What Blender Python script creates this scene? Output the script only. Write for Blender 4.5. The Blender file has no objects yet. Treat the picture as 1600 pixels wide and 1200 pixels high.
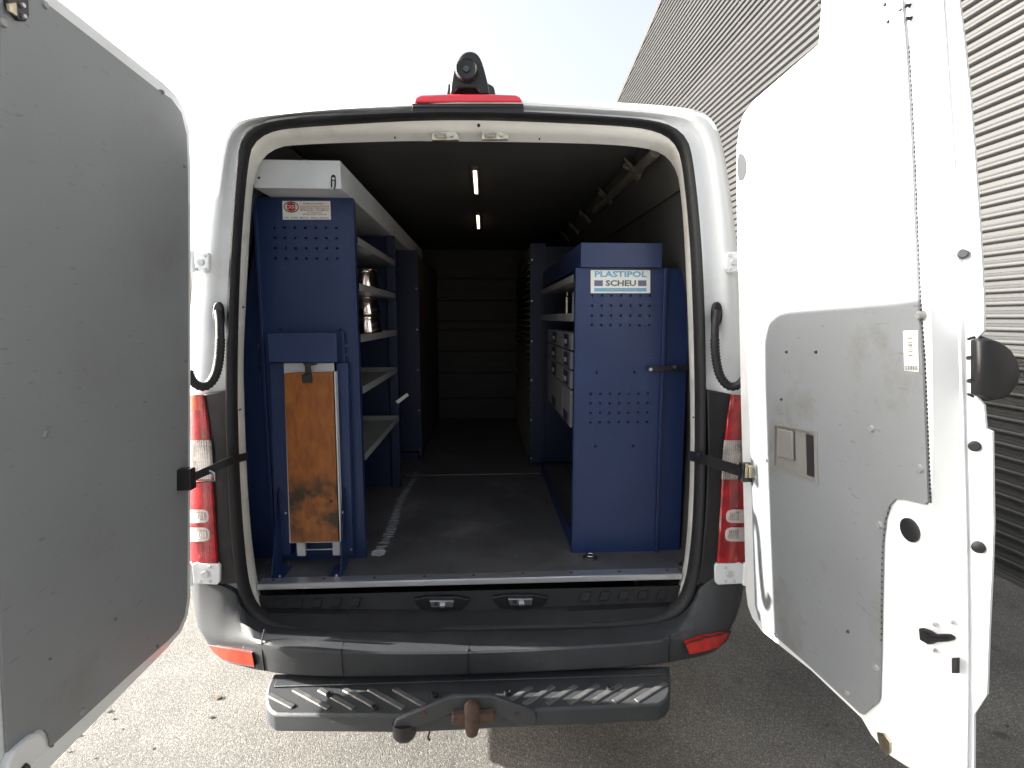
import bpy, bmesh, math, random
from mathutils import Vector, Matrix
random.seed(7)
S = bpy.context.scene
COL = S.collection

# ------------------------------------------------------------------ camera
CAM = Vector((0, 0, 1.69))
F = 830.0
PITCH = math.atan(103 / 830.0)
YAW = math.atan(43 / (830.0 / math.cos(PITCH)))
cd = bpy.data.cameras.new('camera'); cam = bpy.data.objects.new('camera', cd); COL.objects.link(cam)
cd.sensor_fit = 'HORIZONTAL'; cd.sensor_width = 36; cd.lens = 36 * F / 1600
cd.clip_start = 0.05; cd.clip_end = 6000
fwd = Vector((math.sin(YAW) * math.cos(PITCH), math.cos(YAW) * math.cos(PITCH), -math.sin(PITCH)))
rgt = Vector((math.cos(YAW), -math.sin(YAW), 0)); upv = rgt.cross(fwd)
M = Matrix((rgt, upv, -fwd)).transposed().to_4x4(); M.translation = CAM
cam.matrix_world = M
S.camera = cam

# ------------------------------------------------------------------ sky, sun, exposure
SUN = Vector((1.93, -0.265, -0.72)).normalized()      # direction the light travels
elev = math.asin(-SUN.z)
w = bpy.data.worlds.new('World'); S.world = w; w.use_nodes = True
nt = w.node_tree; bg = nt.nodes['Background']
sk = nt.nodes.new('ShaderNodeTexSky'); sk.sky_type = 'NISHITA'; sk.sun_disc = False
sk.sun_elevation = elev; sk.sun_rotation = math.atan2(-SUN.x, -SUN.y)
sk.air_density = 1.0; sk.dust_density = 8.0; sk.ozone_density = 1.0
hs_ = nt.nodes.new('ShaderNodeHueSaturation'); hs_.inputs['Saturation'].default_value = 0.42; hs_.inputs['Value'].default_value = 2.1   # thin bright veil of high cloud
nt.links.new(sk.outputs[0], hs_.inputs['Color']); nt.links.new(hs_.outputs[0], bg.inputs[0]); bg.inputs[1].default_value = 0.05
sd = bpy.data.lights.new('sun', 'SUN'); sd.energy = 5.0; sd.angle = math.radians(0.5); sd.color = (1, 0.965, 0.91)
so = bpy.data.objects.new('sun', sd); COL.objects.link(so); so.rotation_euler = SUN.to_track_quat('-Z', 'Y').to_euler()
so.location = (-10, 2, 8)
S.view_settings.view_transform = 'Standard'; S.view_settings.look = 'None'
S.view_settings.exposure = 2.4; S.view_settings.gamma = 1.0; S.view_settings.use_curve_mapping = False

# ------------------------------------------------------------------ pixel rays onto real planes
def ray(px, py):
    return (rgt * (px - 800) + upv * (600 - py) + fwd * F)
def PY(px, py, Y):
    d = ray(px, py); return CAM + d * (Y / d.y)
def PX(px, py, X):
    d = ray(px, py); return CAM + d * (X / d.x)
def PZ(px, py, Z):
    d = ray(px, py); return CAM + d * ((Z - CAM.z) / d.z)
def PP(px, py, p0, n):
    d = ray(px, py); return CAM + d * ((p0 - CAM).dot(n) / d.dot(n))

# ------------------------------------------------------------------ materials
def mat(name, col, rough=0.5, metal=0.0, var=0.0, vscale=6.0, bump=0.0, bscale=40.0, coat=0.0, emit=None, estr=0, dirt=0.0, dscale=3.0, dcol=None, spec=0.5, stretch=None, scratch=0.0, scol=None):
    m = bpy.data.materials.new(name); m.use_nodes = True
    n = m.node_tree.nodes; l = m.node_tree.links; b = n['Principled BSDF']
    b.inputs['Roughness'].default_value = rough; b.inputs['Metallic'].default_value = metal
    b.inputs['Specular IOR Level'].default_value = spec
    if coat: b.inputs['Coat Weight'].default_value = coat; b.inputs['Coat Roughness'].default_value = 0.05
    tc = n.new('ShaderNodeTexCoord'); vec = tc.outputs['Object']
    if stretch:
        mp = n.new('ShaderNodeMapping'); mp.inputs['Scale'].default_value = stretch; l.new(vec, mp.inputs[0]); vec = mp.outputs[0]
    base = None
    rgb = n.new('ShaderNodeRGB'); rgb.outputs[0].default_value = (*col, 1); base = rgb.outputs[0]
    if var:
        t = n.new('ShaderNodeTexNoise'); t.inputs['Scale'].default_value = vscale; t.inputs['Detail'].default_value = 8; l.new(vec, t.inputs['Vector'])
        r = n.new('ShaderNodeMapRange'); r.inputs[1].default_value = 0.3; r.inputs[2].default_value = 0.7
        r.inputs[3].default_value = 1 - var; r.inputs[4].default_value = 1 + var; l.new(t.outputs['Fac'], r.inputs[0])
        x = n.new('ShaderNodeMix'); x.data_type = 'RGBA'; x.blend_type = 'MULTIPLY'; x.inputs[0].default_value = 1
        l.new(base, x.inputs[6]); l.new(r.outputs[0], x.inputs[7]); base = x.outputs[2]
    if dirt:
        t = n.new('ShaderNodeTexNoise'); t.inputs['Scale'].default_value = dscale; t.inputs['Detail'].default_value = 10; t.inputs['Roughness'].default_value = 0.65; l.new(vec, t.inputs['Vector'])
        r = n.new('ShaderNodeMapRange'); r.inputs[1].default_value = 0.55; r.inputs[2].default_value = 0.72; r.inputs[3].default_value = 0; r.inputs[4].default_value = dirt; l.new(t.outputs['Fac'], r.inputs[0])
        x = n.new('ShaderNodeMix'); x.data_type = 'RGBA'; l.new(r.outputs[0], x.inputs[0]); l.new(base, x.inputs[6])
        x.inputs[7].default_value = (*(dcol or (0.12, 0.1, 0.08)), 1); base = x.outputs[2]
    if scratch:
        mp = n.new('ShaderNodeMapping'); mp.inputs['Scale'].default_value = (5, 5, 26); mp.inputs['Rotation'].default_value = (0.35, 0.3, 0.3); l.new(tc.outputs['Object'], mp.inputs[0])
        t = n.new('ShaderNodeTexNoise'); t.inputs['Scale'].default_value = 5; t.inputs['Detail'].default_value = 6; l.new(mp.outputs[0], t.inputs['Vector'])
        r = n.new('ShaderNodeMapRange'); r.inputs[1].default_value = 0.665; r.inputs[2].default_value = 0.72; r.inputs[3].default_value = 0; r.inputs[4].default_value = scratch; l.new(t.outputs['Fac'], r.inputs[0])
        x = n.new('ShaderNodeMix'); x.data_type = 'RGBA'; l.new(r.outputs[0], x.inputs[0]); l.new(base, x.inputs[6])
        x.inputs[7].default_value = (*(scol or (min(1, col[0] * 1.8 + .03), min(1, col[1] * 1.8 + .03), min(1, col[2] * 1.7 + .03))), 1); base = x.outputs[2]
    l.new(base, b.inputs['Base Color'])
    if bump:
        t = n.new('ShaderNodeTexNoise'); t.inputs['Scale'].default_value = bscale; t.inputs['Detail'].default_value = 6; l.new(vec, t.inputs['Vector'])
        bp = n.new('ShaderNodeBump'); bp.inputs['Strength'].default_value = bump; bp.inputs['Distance'].default_value = 0.01
        l.new(t.outputs['Fac'], bp.inputs['Height']); l.new(bp.outputs[0], b.inputs['Normal'])
    if emit:
        b.inputs['Emission Color'].default_value = (*emit, 1); b.inputs['Emission Strength'].default_value = estr
    return m

WHITE = mat('white_paint', (0.76, 0.785, 0.80), 0.28, var=0.03, vscale=3, coat=0.5, dirt=0.25, dscale=7, dcol=(0.45, 0.42, 0.36))
WHITE_DOOR = mat('white_door_paint', (0.76, 0.785, 0.80), 0.35, var=0.03, vscale=3, coat=0.3, dirt=0.22, dscale=5, dcol=(0.5, 0.47, 0.42))
JAMB = mat('jamb_paint', (0.80, 0.785, 0.74), 0.4, var=0.06, vscale=5, coat=0.2, dirt=0.5, dscale=6, dcol=(0.42, 0.38, 0.3))
RUBBER = mat('black_rubber', (0.011, 0.011, 0.013), 0.55, var=0.2, bump=0.15, bscale=120)
BLACKP = mat('black_plastic', (0.012, 0.012, 0.014), 0.42, var=0.2, bump=0.12, bscale=300, dirt=0.15, dcol=(0.1, 0.09, 0.08))
GLOSSB = mat('worn_black_trim', (0.009, 0.009, 0.010), 0.5, spec=0.3, var=0.3, vscale=12, dirt=0.5, dscale=9, dcol=(0.022, 0.021, 0.02), bump=0.1, bscale=60)
BUMPER = mat('grey_bumper_plastic', (0.038, 0.041, 0.045), 0.5, var=0.15, vscale=5, bump=0.25, bscale=420, dirt=0.35, dscale=5, dcol=(0.10, 0.095, 0.09), scratch=0.45)
PANEL = mat('grey_lining_board', (0.235, 0.25, 0.262), 0.55, var=0.05, vscale=2.5, bump=0.06, bscale=200, dirt=0.4, dscale=2.8, dcol=(0.165, 0.155, 0.14), scratch=0.5, scol=(.12, .12, .115))
PANEL2 = mat('grey_lining_board_worn', (0.175, 0.190, 0.203), 0.55, var=0.07, vscale=3, bump=0.06, bscale=200, dirt=0.75, dscale=4.5, dcol=(0.115, 0.105, 0.09), scratch=0.7, scol=(.10, .10, .095))
DARKB = mat('dark_lining_board', (0.056, 0.053, 0.050), 0.7, var=0.15, vscale=4, bump=0.1)
WALLB = mat('dark_wall_lining', (0.048, 0.048, 0.049), 0.65, var=0.12, vscale=4)
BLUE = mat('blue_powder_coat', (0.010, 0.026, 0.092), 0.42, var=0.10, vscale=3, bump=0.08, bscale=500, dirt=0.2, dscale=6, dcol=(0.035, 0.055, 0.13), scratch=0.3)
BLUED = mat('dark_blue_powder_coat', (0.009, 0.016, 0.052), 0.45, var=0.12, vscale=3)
SHELF = mat('grey_shelf_steel', (0.27, 0.275, 0.28), 0.4, metal=0.1, var=0.08, vscale=8, dirt=0.4, dscale=7, dcol=(0.16, 0.15, 0.14))
SCREW = mat('grey_screw_head', (0.30, 0.31, 0.31), 0.4, metal=0.4)
LGREY = mat('light_grey_metal', (0.56, 0.58, 0.60), 0.4, metal=0.0, var=0.06, vscale=8, dirt=0.4, dscale=7, dcol=(0.3, 0.28, 0.25))
STEEL = mat('bare_steel', (0.55, 0.55, 0.56), 0.28, metal=1.0, var=0.1, vscale=20)
ALU = mat('aluminium_strip', (0.62, 0.64, 0.68), 0.32, metal=0.85, var=0.12, vscale=9, stretch=(1, 8, 8))
COPPER = mat('polished_can', (0.72, 0.60, 0.55), 0.12, metal=1.0, var=0.1, vscale=5)
WOOD = mat('varnished_wood', (0.36, 0.125, 0.022), 0.42, var=0.28, vscale=5, stretch=(9, 9, 1.2), bump=0.06, bscale=30, dirt=0.55, dscale=0.9, dcol=(0.07, 0.035, 0.015), coat=0.2)
def lens_mat(name, c1, c2, scale, metal=0.0):
    m = bpy.data.materials.new(name); m.use_nodes = True
    n = m.node_tree.nodes; l = m.node_tree.links; b = n['Principled BSDF']; b.inputs['Roughness'].default_value = .14; b.inputs['Coat Weight'].default_value = 1; b.inputs['Coat Roughness'].default_value = .03; b.inputs['Metallic'].default_value = metal
    tc = n.new('ShaderNodeTexCoord'); mp = n.new('ShaderNodeMapping'); mp.inputs['Scale'].default_value = (scale, scale * .3, scale * 1.6); l.new(tc.outputs['Object'], mp.inputs[0])
    v = n.new('ShaderNodeTexVoronoi'); v.inputs['Scale'].default_value = 1; v.inputs['Randomness'].default_value = .18; l.new(mp.outputs[0], v.inputs['Vector'])
    t = n.new('ShaderNodeTexNoise'); t.inputs['Scale'].default_value = 22; t.inputs['Detail'].default_value = 3; l.new(tc.outputs['Object'], t.inputs['Vector'])
    a = n.new('ShaderNodeMath'); a.operation = 'MULTIPLY'; l.new(v.outputs['Distance'], a.inputs[0]); l.new(t.outputs['Fac'], a.inputs[1])
    r = n.new('ShaderNodeMapRange'); r.inputs[1].default_value = .08; r.inputs[2].default_value = .36; l.new(a.outputs[0], r.inputs[0])
    x = n.new('ShaderNodeMix'); x.data_type = 'RGBA'; l.new(r.outputs[0], x.inputs[0]); x.inputs[6].default_value = (*c1, 1); x.inputs[7].default_value = (*c2, 1); l.new(x.outputs[2], b.inputs['Base Color'])
    bp = n.new('ShaderNodeBump'); bp.inputs['Strength'].default_value = .5; bp.inputs['Distance'].default_value = .003; l.new(v.outputs['Distance'], bp.inputs['Height']); l.new(bp.outputs[0], b.inputs['Normal'])
    return m
REDL = lens_mat('red_lens', (.55, .006, .014), (.16, .002, .005), 150)
ORANL = lens_mat('orange_lens', (.62, .07, .015), (.30, .02, .005), 150)
CLEARL = lens_mat('clear_lens', (.62, .60, .57), (.16, .13, .12), 130, .35)
PALEL = mat('frosted_lens_edge', (.55, .48, .46), .2, coat=1)
BRAKER = mat('brake_light_lens', (0.65, 0.01, 0.03), 0.15, coat=1.0, bump=0.2, bscale=60)
REFL = lens_mat('sunlit_reflector', (.75, .05, .012), (.42, .02, .006), 190)  # left reflector: orange of sun shining through is put into the lens colour
REFLR = lens_mat('red_reflector', (.68, .02, .012), (.36, .008, .006), 190)
RUST = mat('rusty_iron', (0.075, 0.043, 0.030), 0.85, var=0.4, vscale=30, bump=0.5, bscale=90)
PAPER = mat('white_label', (0.78, 0.78, 0.74), 0.5)
INKB = mat('label_black', (0.03, 0.03, 0.035), 0.5)
INKR = mat('label_red', (0.45, 0.03, 0.03), 0.5)
INKC = mat('label_pale_blue', (0.16, 0.40, 0.58), 0.5)
INKG = mat('label_grey_green', (0.10, 0.13, 0.12), 0.5)
LED = mat('lit_led_strip', (1, 0.8, 0.6), 0.4, emit=(1.0, 0.72, 0.5), estr=1.4)
HOLE = mat('dark_opening', (0.012, 0.012, 0.013), 0.6)
BRASS = mat('zinc_plated_steel', (0.55, 0.50, 0.38), 0.3, metal=1.0, var=0.2, vscale=60, bump=0.2)
SMUDGE = mat('dried_paint', (0.42, 0.44, 0.47), 0.7, var=0.3, vscale=30)
GREYP = mat('grey_door_plastic', (0.17, 0.17, 0.165), 0.5, var=0.06)
GREYH = mat('grey_handle_plastic', (0.30, 0.30, 0.29), 0.4)
LENSG = mat('camera_glass', (0.01, 0.01, 0.012), 0.05, coat=1.0)
FLOORM = mat('dark_load_floor', (0.074, 0.074, 0.077), 0.5, var=0.25, vscale=5, bump=0.12, bscale=90, dirt=0.8, dscale=3, dcol=(0.16, 0.155, 0.145), scratch=0.6)

def wall_mat():
    m = mat('corrugated_grey_steel', (0.042, 0.042, 0.0415), 0.42, metal=0.0, var=0.05, vscale=1.5)
    return m
CORR = wall_mat()

def asphalt_mat():
    m = bpy.data.materials.new('asphalt'); m.use_nodes = True
    n = m.node_tree.nodes; l = m.node_tree.links; b = n['Principled BSDF']; b.inputs['Roughness'].default_value = 0.9
    b.inputs['Specular IOR Level'].default_value = 0.25
    tc = n.new('ShaderNodeTexCoord')
    vo = n.new('ShaderNodeTexVoronoi'); vo.inputs['Scale'].default_value = 260; vo.inputs['Randomness'].default_value = 1; l.new(tc.outputs['Object'], vo.inputs['Vector'])
    big = n.new('ShaderNodeTexNoise'); big.inputs['Scale'].default_value = 1.6; big.inputs['Detail'].default_value = 9; l.new(tc.outputs['Object'], big.inputs['Vector'])
    sep = n.new('ShaderNodeSeparateColor'); l.new(vo.outputs['Color'], sep.inputs[0])
    cr = n.new('ShaderNodeValToRGB'); e = cr.color_ramp.elements
    e[0].position = 0.0; e[0].color = (0.072, 0.070, 0.066, 1); e[1].position = 1.0; e[1].color = (0.27, 0.255, 0.225, 1)
    k = cr.color_ramp.elements.new(0.55); k.color = (0.118, 0.113, 0.105, 1)
    k = cr.color_ramp.elements.new(0.93); k.color = (0.168, 0.159, 0.143, 1)
    l.new(sep.outputs[0], cr.inputs[0])
    r = n.new('ShaderNodeMapRange'); r.inputs[1].default_value = 0.3; r.inputs[2].default_value = 0.7; r.inputs[3].default_value = 0.72; r.inputs[4].default_value = 1.28; l.new(big.outputs['Fac'], r.inputs[0])
    x = n.new('ShaderNodeMix'); x.data_type = 'RGBA'; x.blend_type = 'MULTIPLY'; x.inputs[0].default_value = 1
    l.new(cr.outputs[0], x.inputs[6]); l.new(r.outputs[0], x.inputs[7])
    # oily spots
    sp = n.new('ShaderNodeTexNoise'); sp.inputs['Scale'].default_value = 5.5; sp.inputs['Detail'].default_value = 4; l.new(tc.outputs['Object'], sp.inputs['Vector'])
    r2 = n.new('ShaderNodeMapRange'); r2.inputs[1].default_value = 0.66; r2.inputs[2].default_value = 0.74; r2.inputs[3].default_value = 0; r2.inputs[4].default_value = 0.55; l.new(sp.outputs['Fac'], r2.inputs[0])
    x2 = n.new('ShaderNodeMix'); x2.data_type = 'RGBA'; l.new(r2.outputs[0], x2.inputs[0]); l.new(x.outputs[2], x2.inputs[6]); x2.inputs[7].default_value = (0.03, 0.028, 0.026, 1)
    l.new(x2.outputs[2], b.inputs['Base Color'])
    bp = n.new('ShaderNodeBump'); bp.inputs['Strength'].default_value = 0.55; bp.inputs['Distance'].default_value = 0.004; bp.invert = True
    l.new(vo.outputs['Distance'], bp.inputs['Height'])
    fn = n.new('ShaderNodeTexNoise'); fn.inputs['Scale'].default_value = 60; fn.inputs['Detail'].default_value = 8; l.new(tc.outputs['Object'], fn.inputs['Vector'])
    bp2 = n.new('ShaderNodeBump'); bp2.inputs['Strength'].default_value = 0.5; bp2.inputs['Distance'].default_value = 0.006
    l.new(fn.outputs['Fac'], bp2.inputs['Height']); l.new(bp.outputs[0], bp2.inputs['Normal']); l.new(bp2.outputs[0], b.inputs['Normal'])
    return m
ASPH = asphalt_mat()

# ------------------------------------------------------------------ mesh builder
class MB:
    def __init__(s): s.v = []; s.f = []; s.mi = []
    def add(s, vs, fs, mi=0):
        k = len(s.v); s.v += [Vector(p) for p in vs]; s.f += [tuple(i + k for i in f) for f in fs]; s.mi += [mi] * len(fs); return s
    def hexa(s, a, b, mi=0):           # two quads (4 pts each) joined
        return s.add(list(a) + list(b), [(3, 2, 1, 0), (4, 5, 6, 7), (0, 1, 5, 4), (1, 2, 6, 5), (2, 3, 7, 6), (3, 0, 4, 7)], mi)
    def box(s, x0, x1, y0, y1, z0, z1, mi=0):
        return s.hexa([(x0, y0, z0), (x1, y0, z0), (x1, y1, z0), (x0, y1, z0)], [(x0, y0, z1), (x1, y0, z1), (x1, y1, z1), (x0, y1, z1)], mi)
    def prism(s, poly, ext, mi=0):
        n = len(poly); ext = Vector(ext)
        vs = [Vector(p) for p in poly] + [Vector(p) + ext for p in poly]
        fs = [tuple(range(n)), tuple(range(2 * n - 1, n - 1, -1))] + [(i, i + n, (i + 1) % n + n, (i + 1) % n) for i in range(n)]
        return s.add(vs, fs, mi)
    def loft(s, loops, closed=True, mi=0, capa=False, capb=False):
        n = len(loops[0]); vs = [p for L in loops for p in L]; fs = []
        for k in range(len(loops) - 1):
            for i in range(n if closed else n - 1):
                j = (i + 1) % n
                fs.append((k * n + i, k * n + j, (k + 1) * n + j, (k + 1) * n + i))
        if capa: fs.append(tuple(range(n - 1, -1, -1)))
        if capb: fs.append(tuple(range((len(loops) - 1) * n, len(loops) * n)))
        return s.add(vs, fs, mi)
    def tube(s, path, r, seg=10, mi=0, caps=True):
        path = [Vector(p) for p in path]; loops = []
        rs = r if isinstance(r, (list, tuple)) else [r] * len(path)
        u = None
        for i, p in enumerate(path):
            t = (path[min(i + 1, len(path) - 1)] - path[max(i - 1, 0)]).normalized()
            if u is None:
                u = t.cross(Vector((0, 0, 1))) if abs(t.z) < 0.9 else t.cross(Vector((1, 0, 0)))
            u = (u - t * u.dot(t)).normalized(); v = t.cross(u)
            loops.append([p + (u * math.cos(a) + v * math.sin(a)) * rs[i] for a in [2 * math.pi * k / seg for k in range(seg)]])
        return s.loft(loops, True, mi, caps, caps)
    def cyl(s, p0, p1, r0, r1=None, seg=20, mi=0):
        return s.tube([p0, p1], [r0, r0 if r1 is None else r1], seg, mi)
    def build(s, name, m, parent=None, bevel=0, smooth=True, ang=35, label=None, solid=0, sub=0):
        me = bpy.data.meshes.new(name); me.from_pydata([tuple(p) for p in s.v], [], s.f)
        ms = m if isinstance(m, (list, tuple)) else [m]
        for q in ms: me.materials.append(q)
        for p, k in zip(me.polygons, s.mi): p.material_index = k
        bm = bmesh.new(); bm.from_mesh(me); bmesh.ops.recalc_face_normals(bm, faces=bm.faces); bm.to_mesh(me); bm.free()
        if smooth:
            for p in me.polygons: p.use_smooth = True
            me.set_sharp_from_angle(angle=math.radians(ang))
        o = bpy.data.objects.new(name, me); COL.objects.link(o)
        if parent is not None: o.parent = parent
        if solid:
            d = o.modifiers.new('solid', 'SOLIDIFY'); d.thickness = abs(solid); d.offset = 0 
        if bevel:
            d = o.modifiers.new('bevel', 'BEVEL'); d.width = bevel; d.segments = 2; d.limit_method = 'ANGLE'; d.angle_limit = math.radians(40)
            d.harden_normals = False
        if label: o['label'] = label
        return o
def thing(name, label, cat, group=None):
    o = bpy.data.objects.new(name, None); COL.objects.link(o); o['label'] = label; o['category'] = cat
    if group: o['group'] = group
    o.empty_display_size = 0.1
    return o
def tag(o, label, cat, group=None):
    o['label'] = label; o['category'] = cat
    if group: o['group'] = group
    return o
def inst(src, name, parent, mw):
    o = bpy.data.objects.new(name, src.data); COL.objects.link(o); o.parent = parent; o.matrix_local = mw
    for md in src.modifiers:
        if md.type == 'BEVEL':
            d = o.modifiers.new('bevel', 'BEVEL'); d.width = md.width; d.segments = md.segments; d.limit_method = 'ANGLE'; d.angle_limit = md.angle_limit
    return o
def text_into(b, txt, org, xd, yd, height, width=None, mi=0, lift=0.0006, bold=0.0):
    cu = bpy.data.curves.new('t', 'FONT'); cu.body = txt; cu.size = 1; cu.resolution_u = 2; cu.offset = bold
    ob = bpy.data.objects.new('t', cu); COL.objects.link(ob)
    bpy.context.view_layer.update()
    me = bpy.data.meshes.new_from_object(ob)
    xs = [v.co.x for v in me.vertices]; ys = [v.co.y for v in me.vertices]
    x0, x1, y0, y1 = min(xs), max(xs), min(ys), max(ys)
    sy = height / (y1 - y0); sx = (width / (x1 - x0)) if width else sy
    org = Vector(org); xd = Vector(xd).normalized(); yd = Vector(yd).normalized(); nd = xd.cross(yd)
    vs = [org + xd * ((v.co.x - x0) * sx) + yd * ((v.co.y - y0) * sy) + nd * lift for v in me.vertices]
    b.add(vs, [tuple(p.vertices) for p in me.polygons], mi)
    bpy.data.objects.remove(ob); bpy.data.curves.remove(cu); bpy.data.meshes.remove(me)

def lerp_poly(pts, n):                       # resample an open 2D/3D polyline by arc length
    pts = [Vector(p) for p in pts]; L = [0]
    for a, c in zip(pts, pts[1:]): L.append(L[-1] + (c - a).length)
    out = []
    for k in range(n):
        t = L[-1] * k / (n - 1); i = 0
        while i < len(L) - 2 and L[i + 1] < t: i += 1
        q = (t - L[i]) / max(1e-9, L[i + 1] - L[i]); out.append(pts[i].lerp(pts[i + 1], q))
    return out
def smooth_poly(pts, it=2, closed=False):    # Chaikin corner cutting
    pts = [Vector(p) for p in pts]
    for _ in range(it):
        o = [] if closed else [pts[0]]
        rng = range(len(pts)) if closed else range(len(pts) - 1)
        for i in rng:
            a = pts[i]; c = pts[(i + 1) % len(pts)]
            o += [a.lerp(c, .25), a.lerp(c, .75)]
        if not closed: o.append(pts[-1])
        pts = o
    return pts
NL = 220
CEN = (730, 590)
def polar_loop(pts, Yf, n=NL, cen=CEN, grow=0, wide=False):
    pts = smooth_poly([(p[0], p[1], 0) for p in pts], 2, True)
    ang = sorted((math.atan2(p.y - cen[1], p.x - cen[0]), math.hypot(p.x - cen[0], p.y - cen[1])) for p in pts)
    aa = [a for a, r in ang]; rr = [r for a, r in ang]
    aa = [aa[-1] - 2 * math.pi] + aa + [aa[0] + 2 * math.pi]; rr = [rr[-1]] + rr + [rr[0]]
    out = []; j = 0
    # denser samples near corners come for free from a non-uniform angle set
    for k in range(n):
        a = -math.pi + 2 * math.pi * (k + .5) / n
        while j < len(aa) - 2 and aa[j + 1] < a: j += 1
        # interpolate along the chord, not the radius
        x0, y0 = rr[j] * math.cos(aa[j]), rr[j] * math.sin(aa[j]); x1, y1 = rr[j + 1] * math.cos(aa[j + 1]), rr[j + 1] * math.sin(aa[j + 1])
        dx, dy = math.cos(a), math.sin(a); ex, ey = x1 - x0, y1 - y0
        den = dx * ey - dy * ex
        r = (x0 * ey - y0 * ex) / den if abs(den) > 1e-9 else rr[j]
        r += grow * ((1 + 1.6 * abs(math.cos(a)) ** 2) if wide else 1)
        px, py = cen[0] + r * dx, cen[1] + r * dy
        out.append(PY(px, py, Yf(px, py) if callable(Yf) else Yf))
    return out

# ================================================================== SETTING
g = MB(); g.add([(-1800, -1800, 0), (1800, -1800, 0), (1800, 1800, 0), (-1800, 1800, 0)], [(0, 1, 2, 3)])
go = g.build('asphalt_ground', ASPH, smooth=False); go['kind'] = 'structure'

# corrugated hall beside the van
WX = 3.40; PITCHR = 0.0833; AMP = 0.018
hall = thing('corrugated_building', 'tall grey corrugated metal building standing to the right of the van', 'building')
def roofz(y): return 7.15 + 0.17 * (13.8 - y) if y > 4 else 7.15 + 0.17 * 9.8 - 0.17 * (4 - y)
YA, YB = -6.0, 24.0
rows = 13; nrows = int(9.2 / (PITCHR * rows)) + 1
PROF = [(0, 0), (.15, .0), (.22, .10), (.30, 0), (.44, 0), (.55, 1), (.85, 1), (.97, .04)]     # crest with a faint stiffening groove, narrow deep valley
seg = 8
for r in range(nrows):
    z0 = 0.03 + r * rows * PITCHR; b = MB(); L1 = []; L2 = []; Lm = []
    for k in range(rows * seg + 1):
        z = z0 + k * PITCHR / seg
        ph = 2 * math.pi * k / seg
        x = WX - AMP + 2 * AMP * PROF[k % seg][1] + (0.004 if k == 0 else 0)
        z = z0 + (k // seg + PROF[k % seg][0]) * PITCHR
        # verge: clip the sheet where the roof slope cuts it
        if z < 7.15 + 0.17 * (13.8 - YB):
            ya, yb = YA, YB
        else:
            yb = min(YB, 13.8 - (z - 7.15) / 0.17) if z > 7.15 + 0.17 * (13.8 - YB) else YB
            ya = YA if z < roofz(YA) else 4 - (7.15 + 0.17 * 9.8 - z) / 0.17
            if yb < 4.0: yb = ya = 4.0
        L1.append((x, ya, z)); L2.append((x, yb, z))
    b.loft([L1, L2], closed=False)
    b.build('wall_sheet', CORR, hall, ang=60)
# screws along the sheets
scr = MB()
for k in range(0, int(8.0 / PITCHR), 3):
    z = 0.03 + (k + 0.5) * PITCHR
    for y in (0.55, 1.35, 2.6, 3.9, 5.6, 7.4, 9.2):
        yy = y + 0.02 * math.sin(k)
        if z < roofz(yy) - .1:
            x = WX - AMP
            scr.tube([(x + .002, yy, z), (x - .006, yy, z)], [0.008, 0.006], 6)
s_ = scr.build('wall_screws', STEEL, hall); s_['kind'] = 'stuff'
tr = MB()
for (ya, yb) in ((YA, 4.0), (4.0, YB)):
    za, zb = roofz(ya) if ya < 4 else roofz(4.001), roofz(yb)
    if ya >= 4: za = 7.15 + 0.17 * 9.8
    tr.hexa([(WX - .03, ya, za - .05), (WX + .10, ya, za - .05), (WX + .10, ya, za + .07), (WX - .03, ya, za + .07)],
            [(WX - .03, yb, zb - .05), (WX + .10, yb, zb - .05), (WX + .10, yb, zb + .07), (WX - .03, yb, zb + .07)])
tr.build('roof_verge', CORR, hall, bevel=.004)
bk = MB(); bk.box(WX + .03, WX + 8, YA, YB, 0.0, 5.4); bk.build('wall_core', WALLB, hall)
pl = MB(); pl.box(WX - .025, WX + .03, YA, YB, -.05, 0.03); pl.build('base_flashing', WALLB, hall, bevel=.003)
# flat white panel high on the wall
a = PX(1281, 60, WX - .05); c = PX(1440, 60, WX - .05)
wp = MB(); wp.box(WX - .06, WX + .02, c.y, a.y, PX(1281, 110, WX).z, 7.4)
wpo = wp.build('wall_panel', WHITE, hall, bevel=.01)

# ================================================================== VAN
van = thing('panel_van', 'white panel van seen from behind with both rear doors open and racking inside', 'van')
ZF = 0.68
silh = [(730,152),(819,153),(967,160),(1045,165),(1095,172),(1114,186),(1127,215),(1138,279),(1150,364),(1158,480),(1163,600),(1165,700),(1166,800),(1158,900),(1146,960),(1120,1010),(1045,1030),
        (740,1045),(420,1040),(345,1025),(316,960),(303,900),(293,800),(292,700),(291,600),(297,480),(310,364),(325,279),(338,213),(352,187),(376,176),(430,170),(505,163),(640,157)]
sealo = [(730,174),(819,176),(967,185),(1018,190),(1048,198),(1070,214),(1081,242),(1094,364),(1100,480),(1102,600),(1102,700),(1099,800),(1094,880),(1085,930),(1065,962),(1025,975),(950,980),
         (740,986),(500,990),(420,982),(388,962),(374,925),(366,880),(359,800),(355,700),(354,600),(357,480),(365,360),(372,245),(377,222),(387,206),(405,194),(440,185),(505,179),(640,175)]
seali = [(730,186),(815,188),(967,195),(1011,200),(1040,209),(1057,224),(1067,249),(1079,364),(1084,480),(1087,600),(1087,700),(1085,800),(1078,880),(1068,925),(1052,948),(1020,960),(950,966),
         (740,972),(500,975),(430,968),(402,950),(389,920),(383,880),(376,800),(371,700),(369,600),(371,480),(376,360),(387,240),(397,220),(415,207),(440,200),(505,195),(640,187)]
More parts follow.
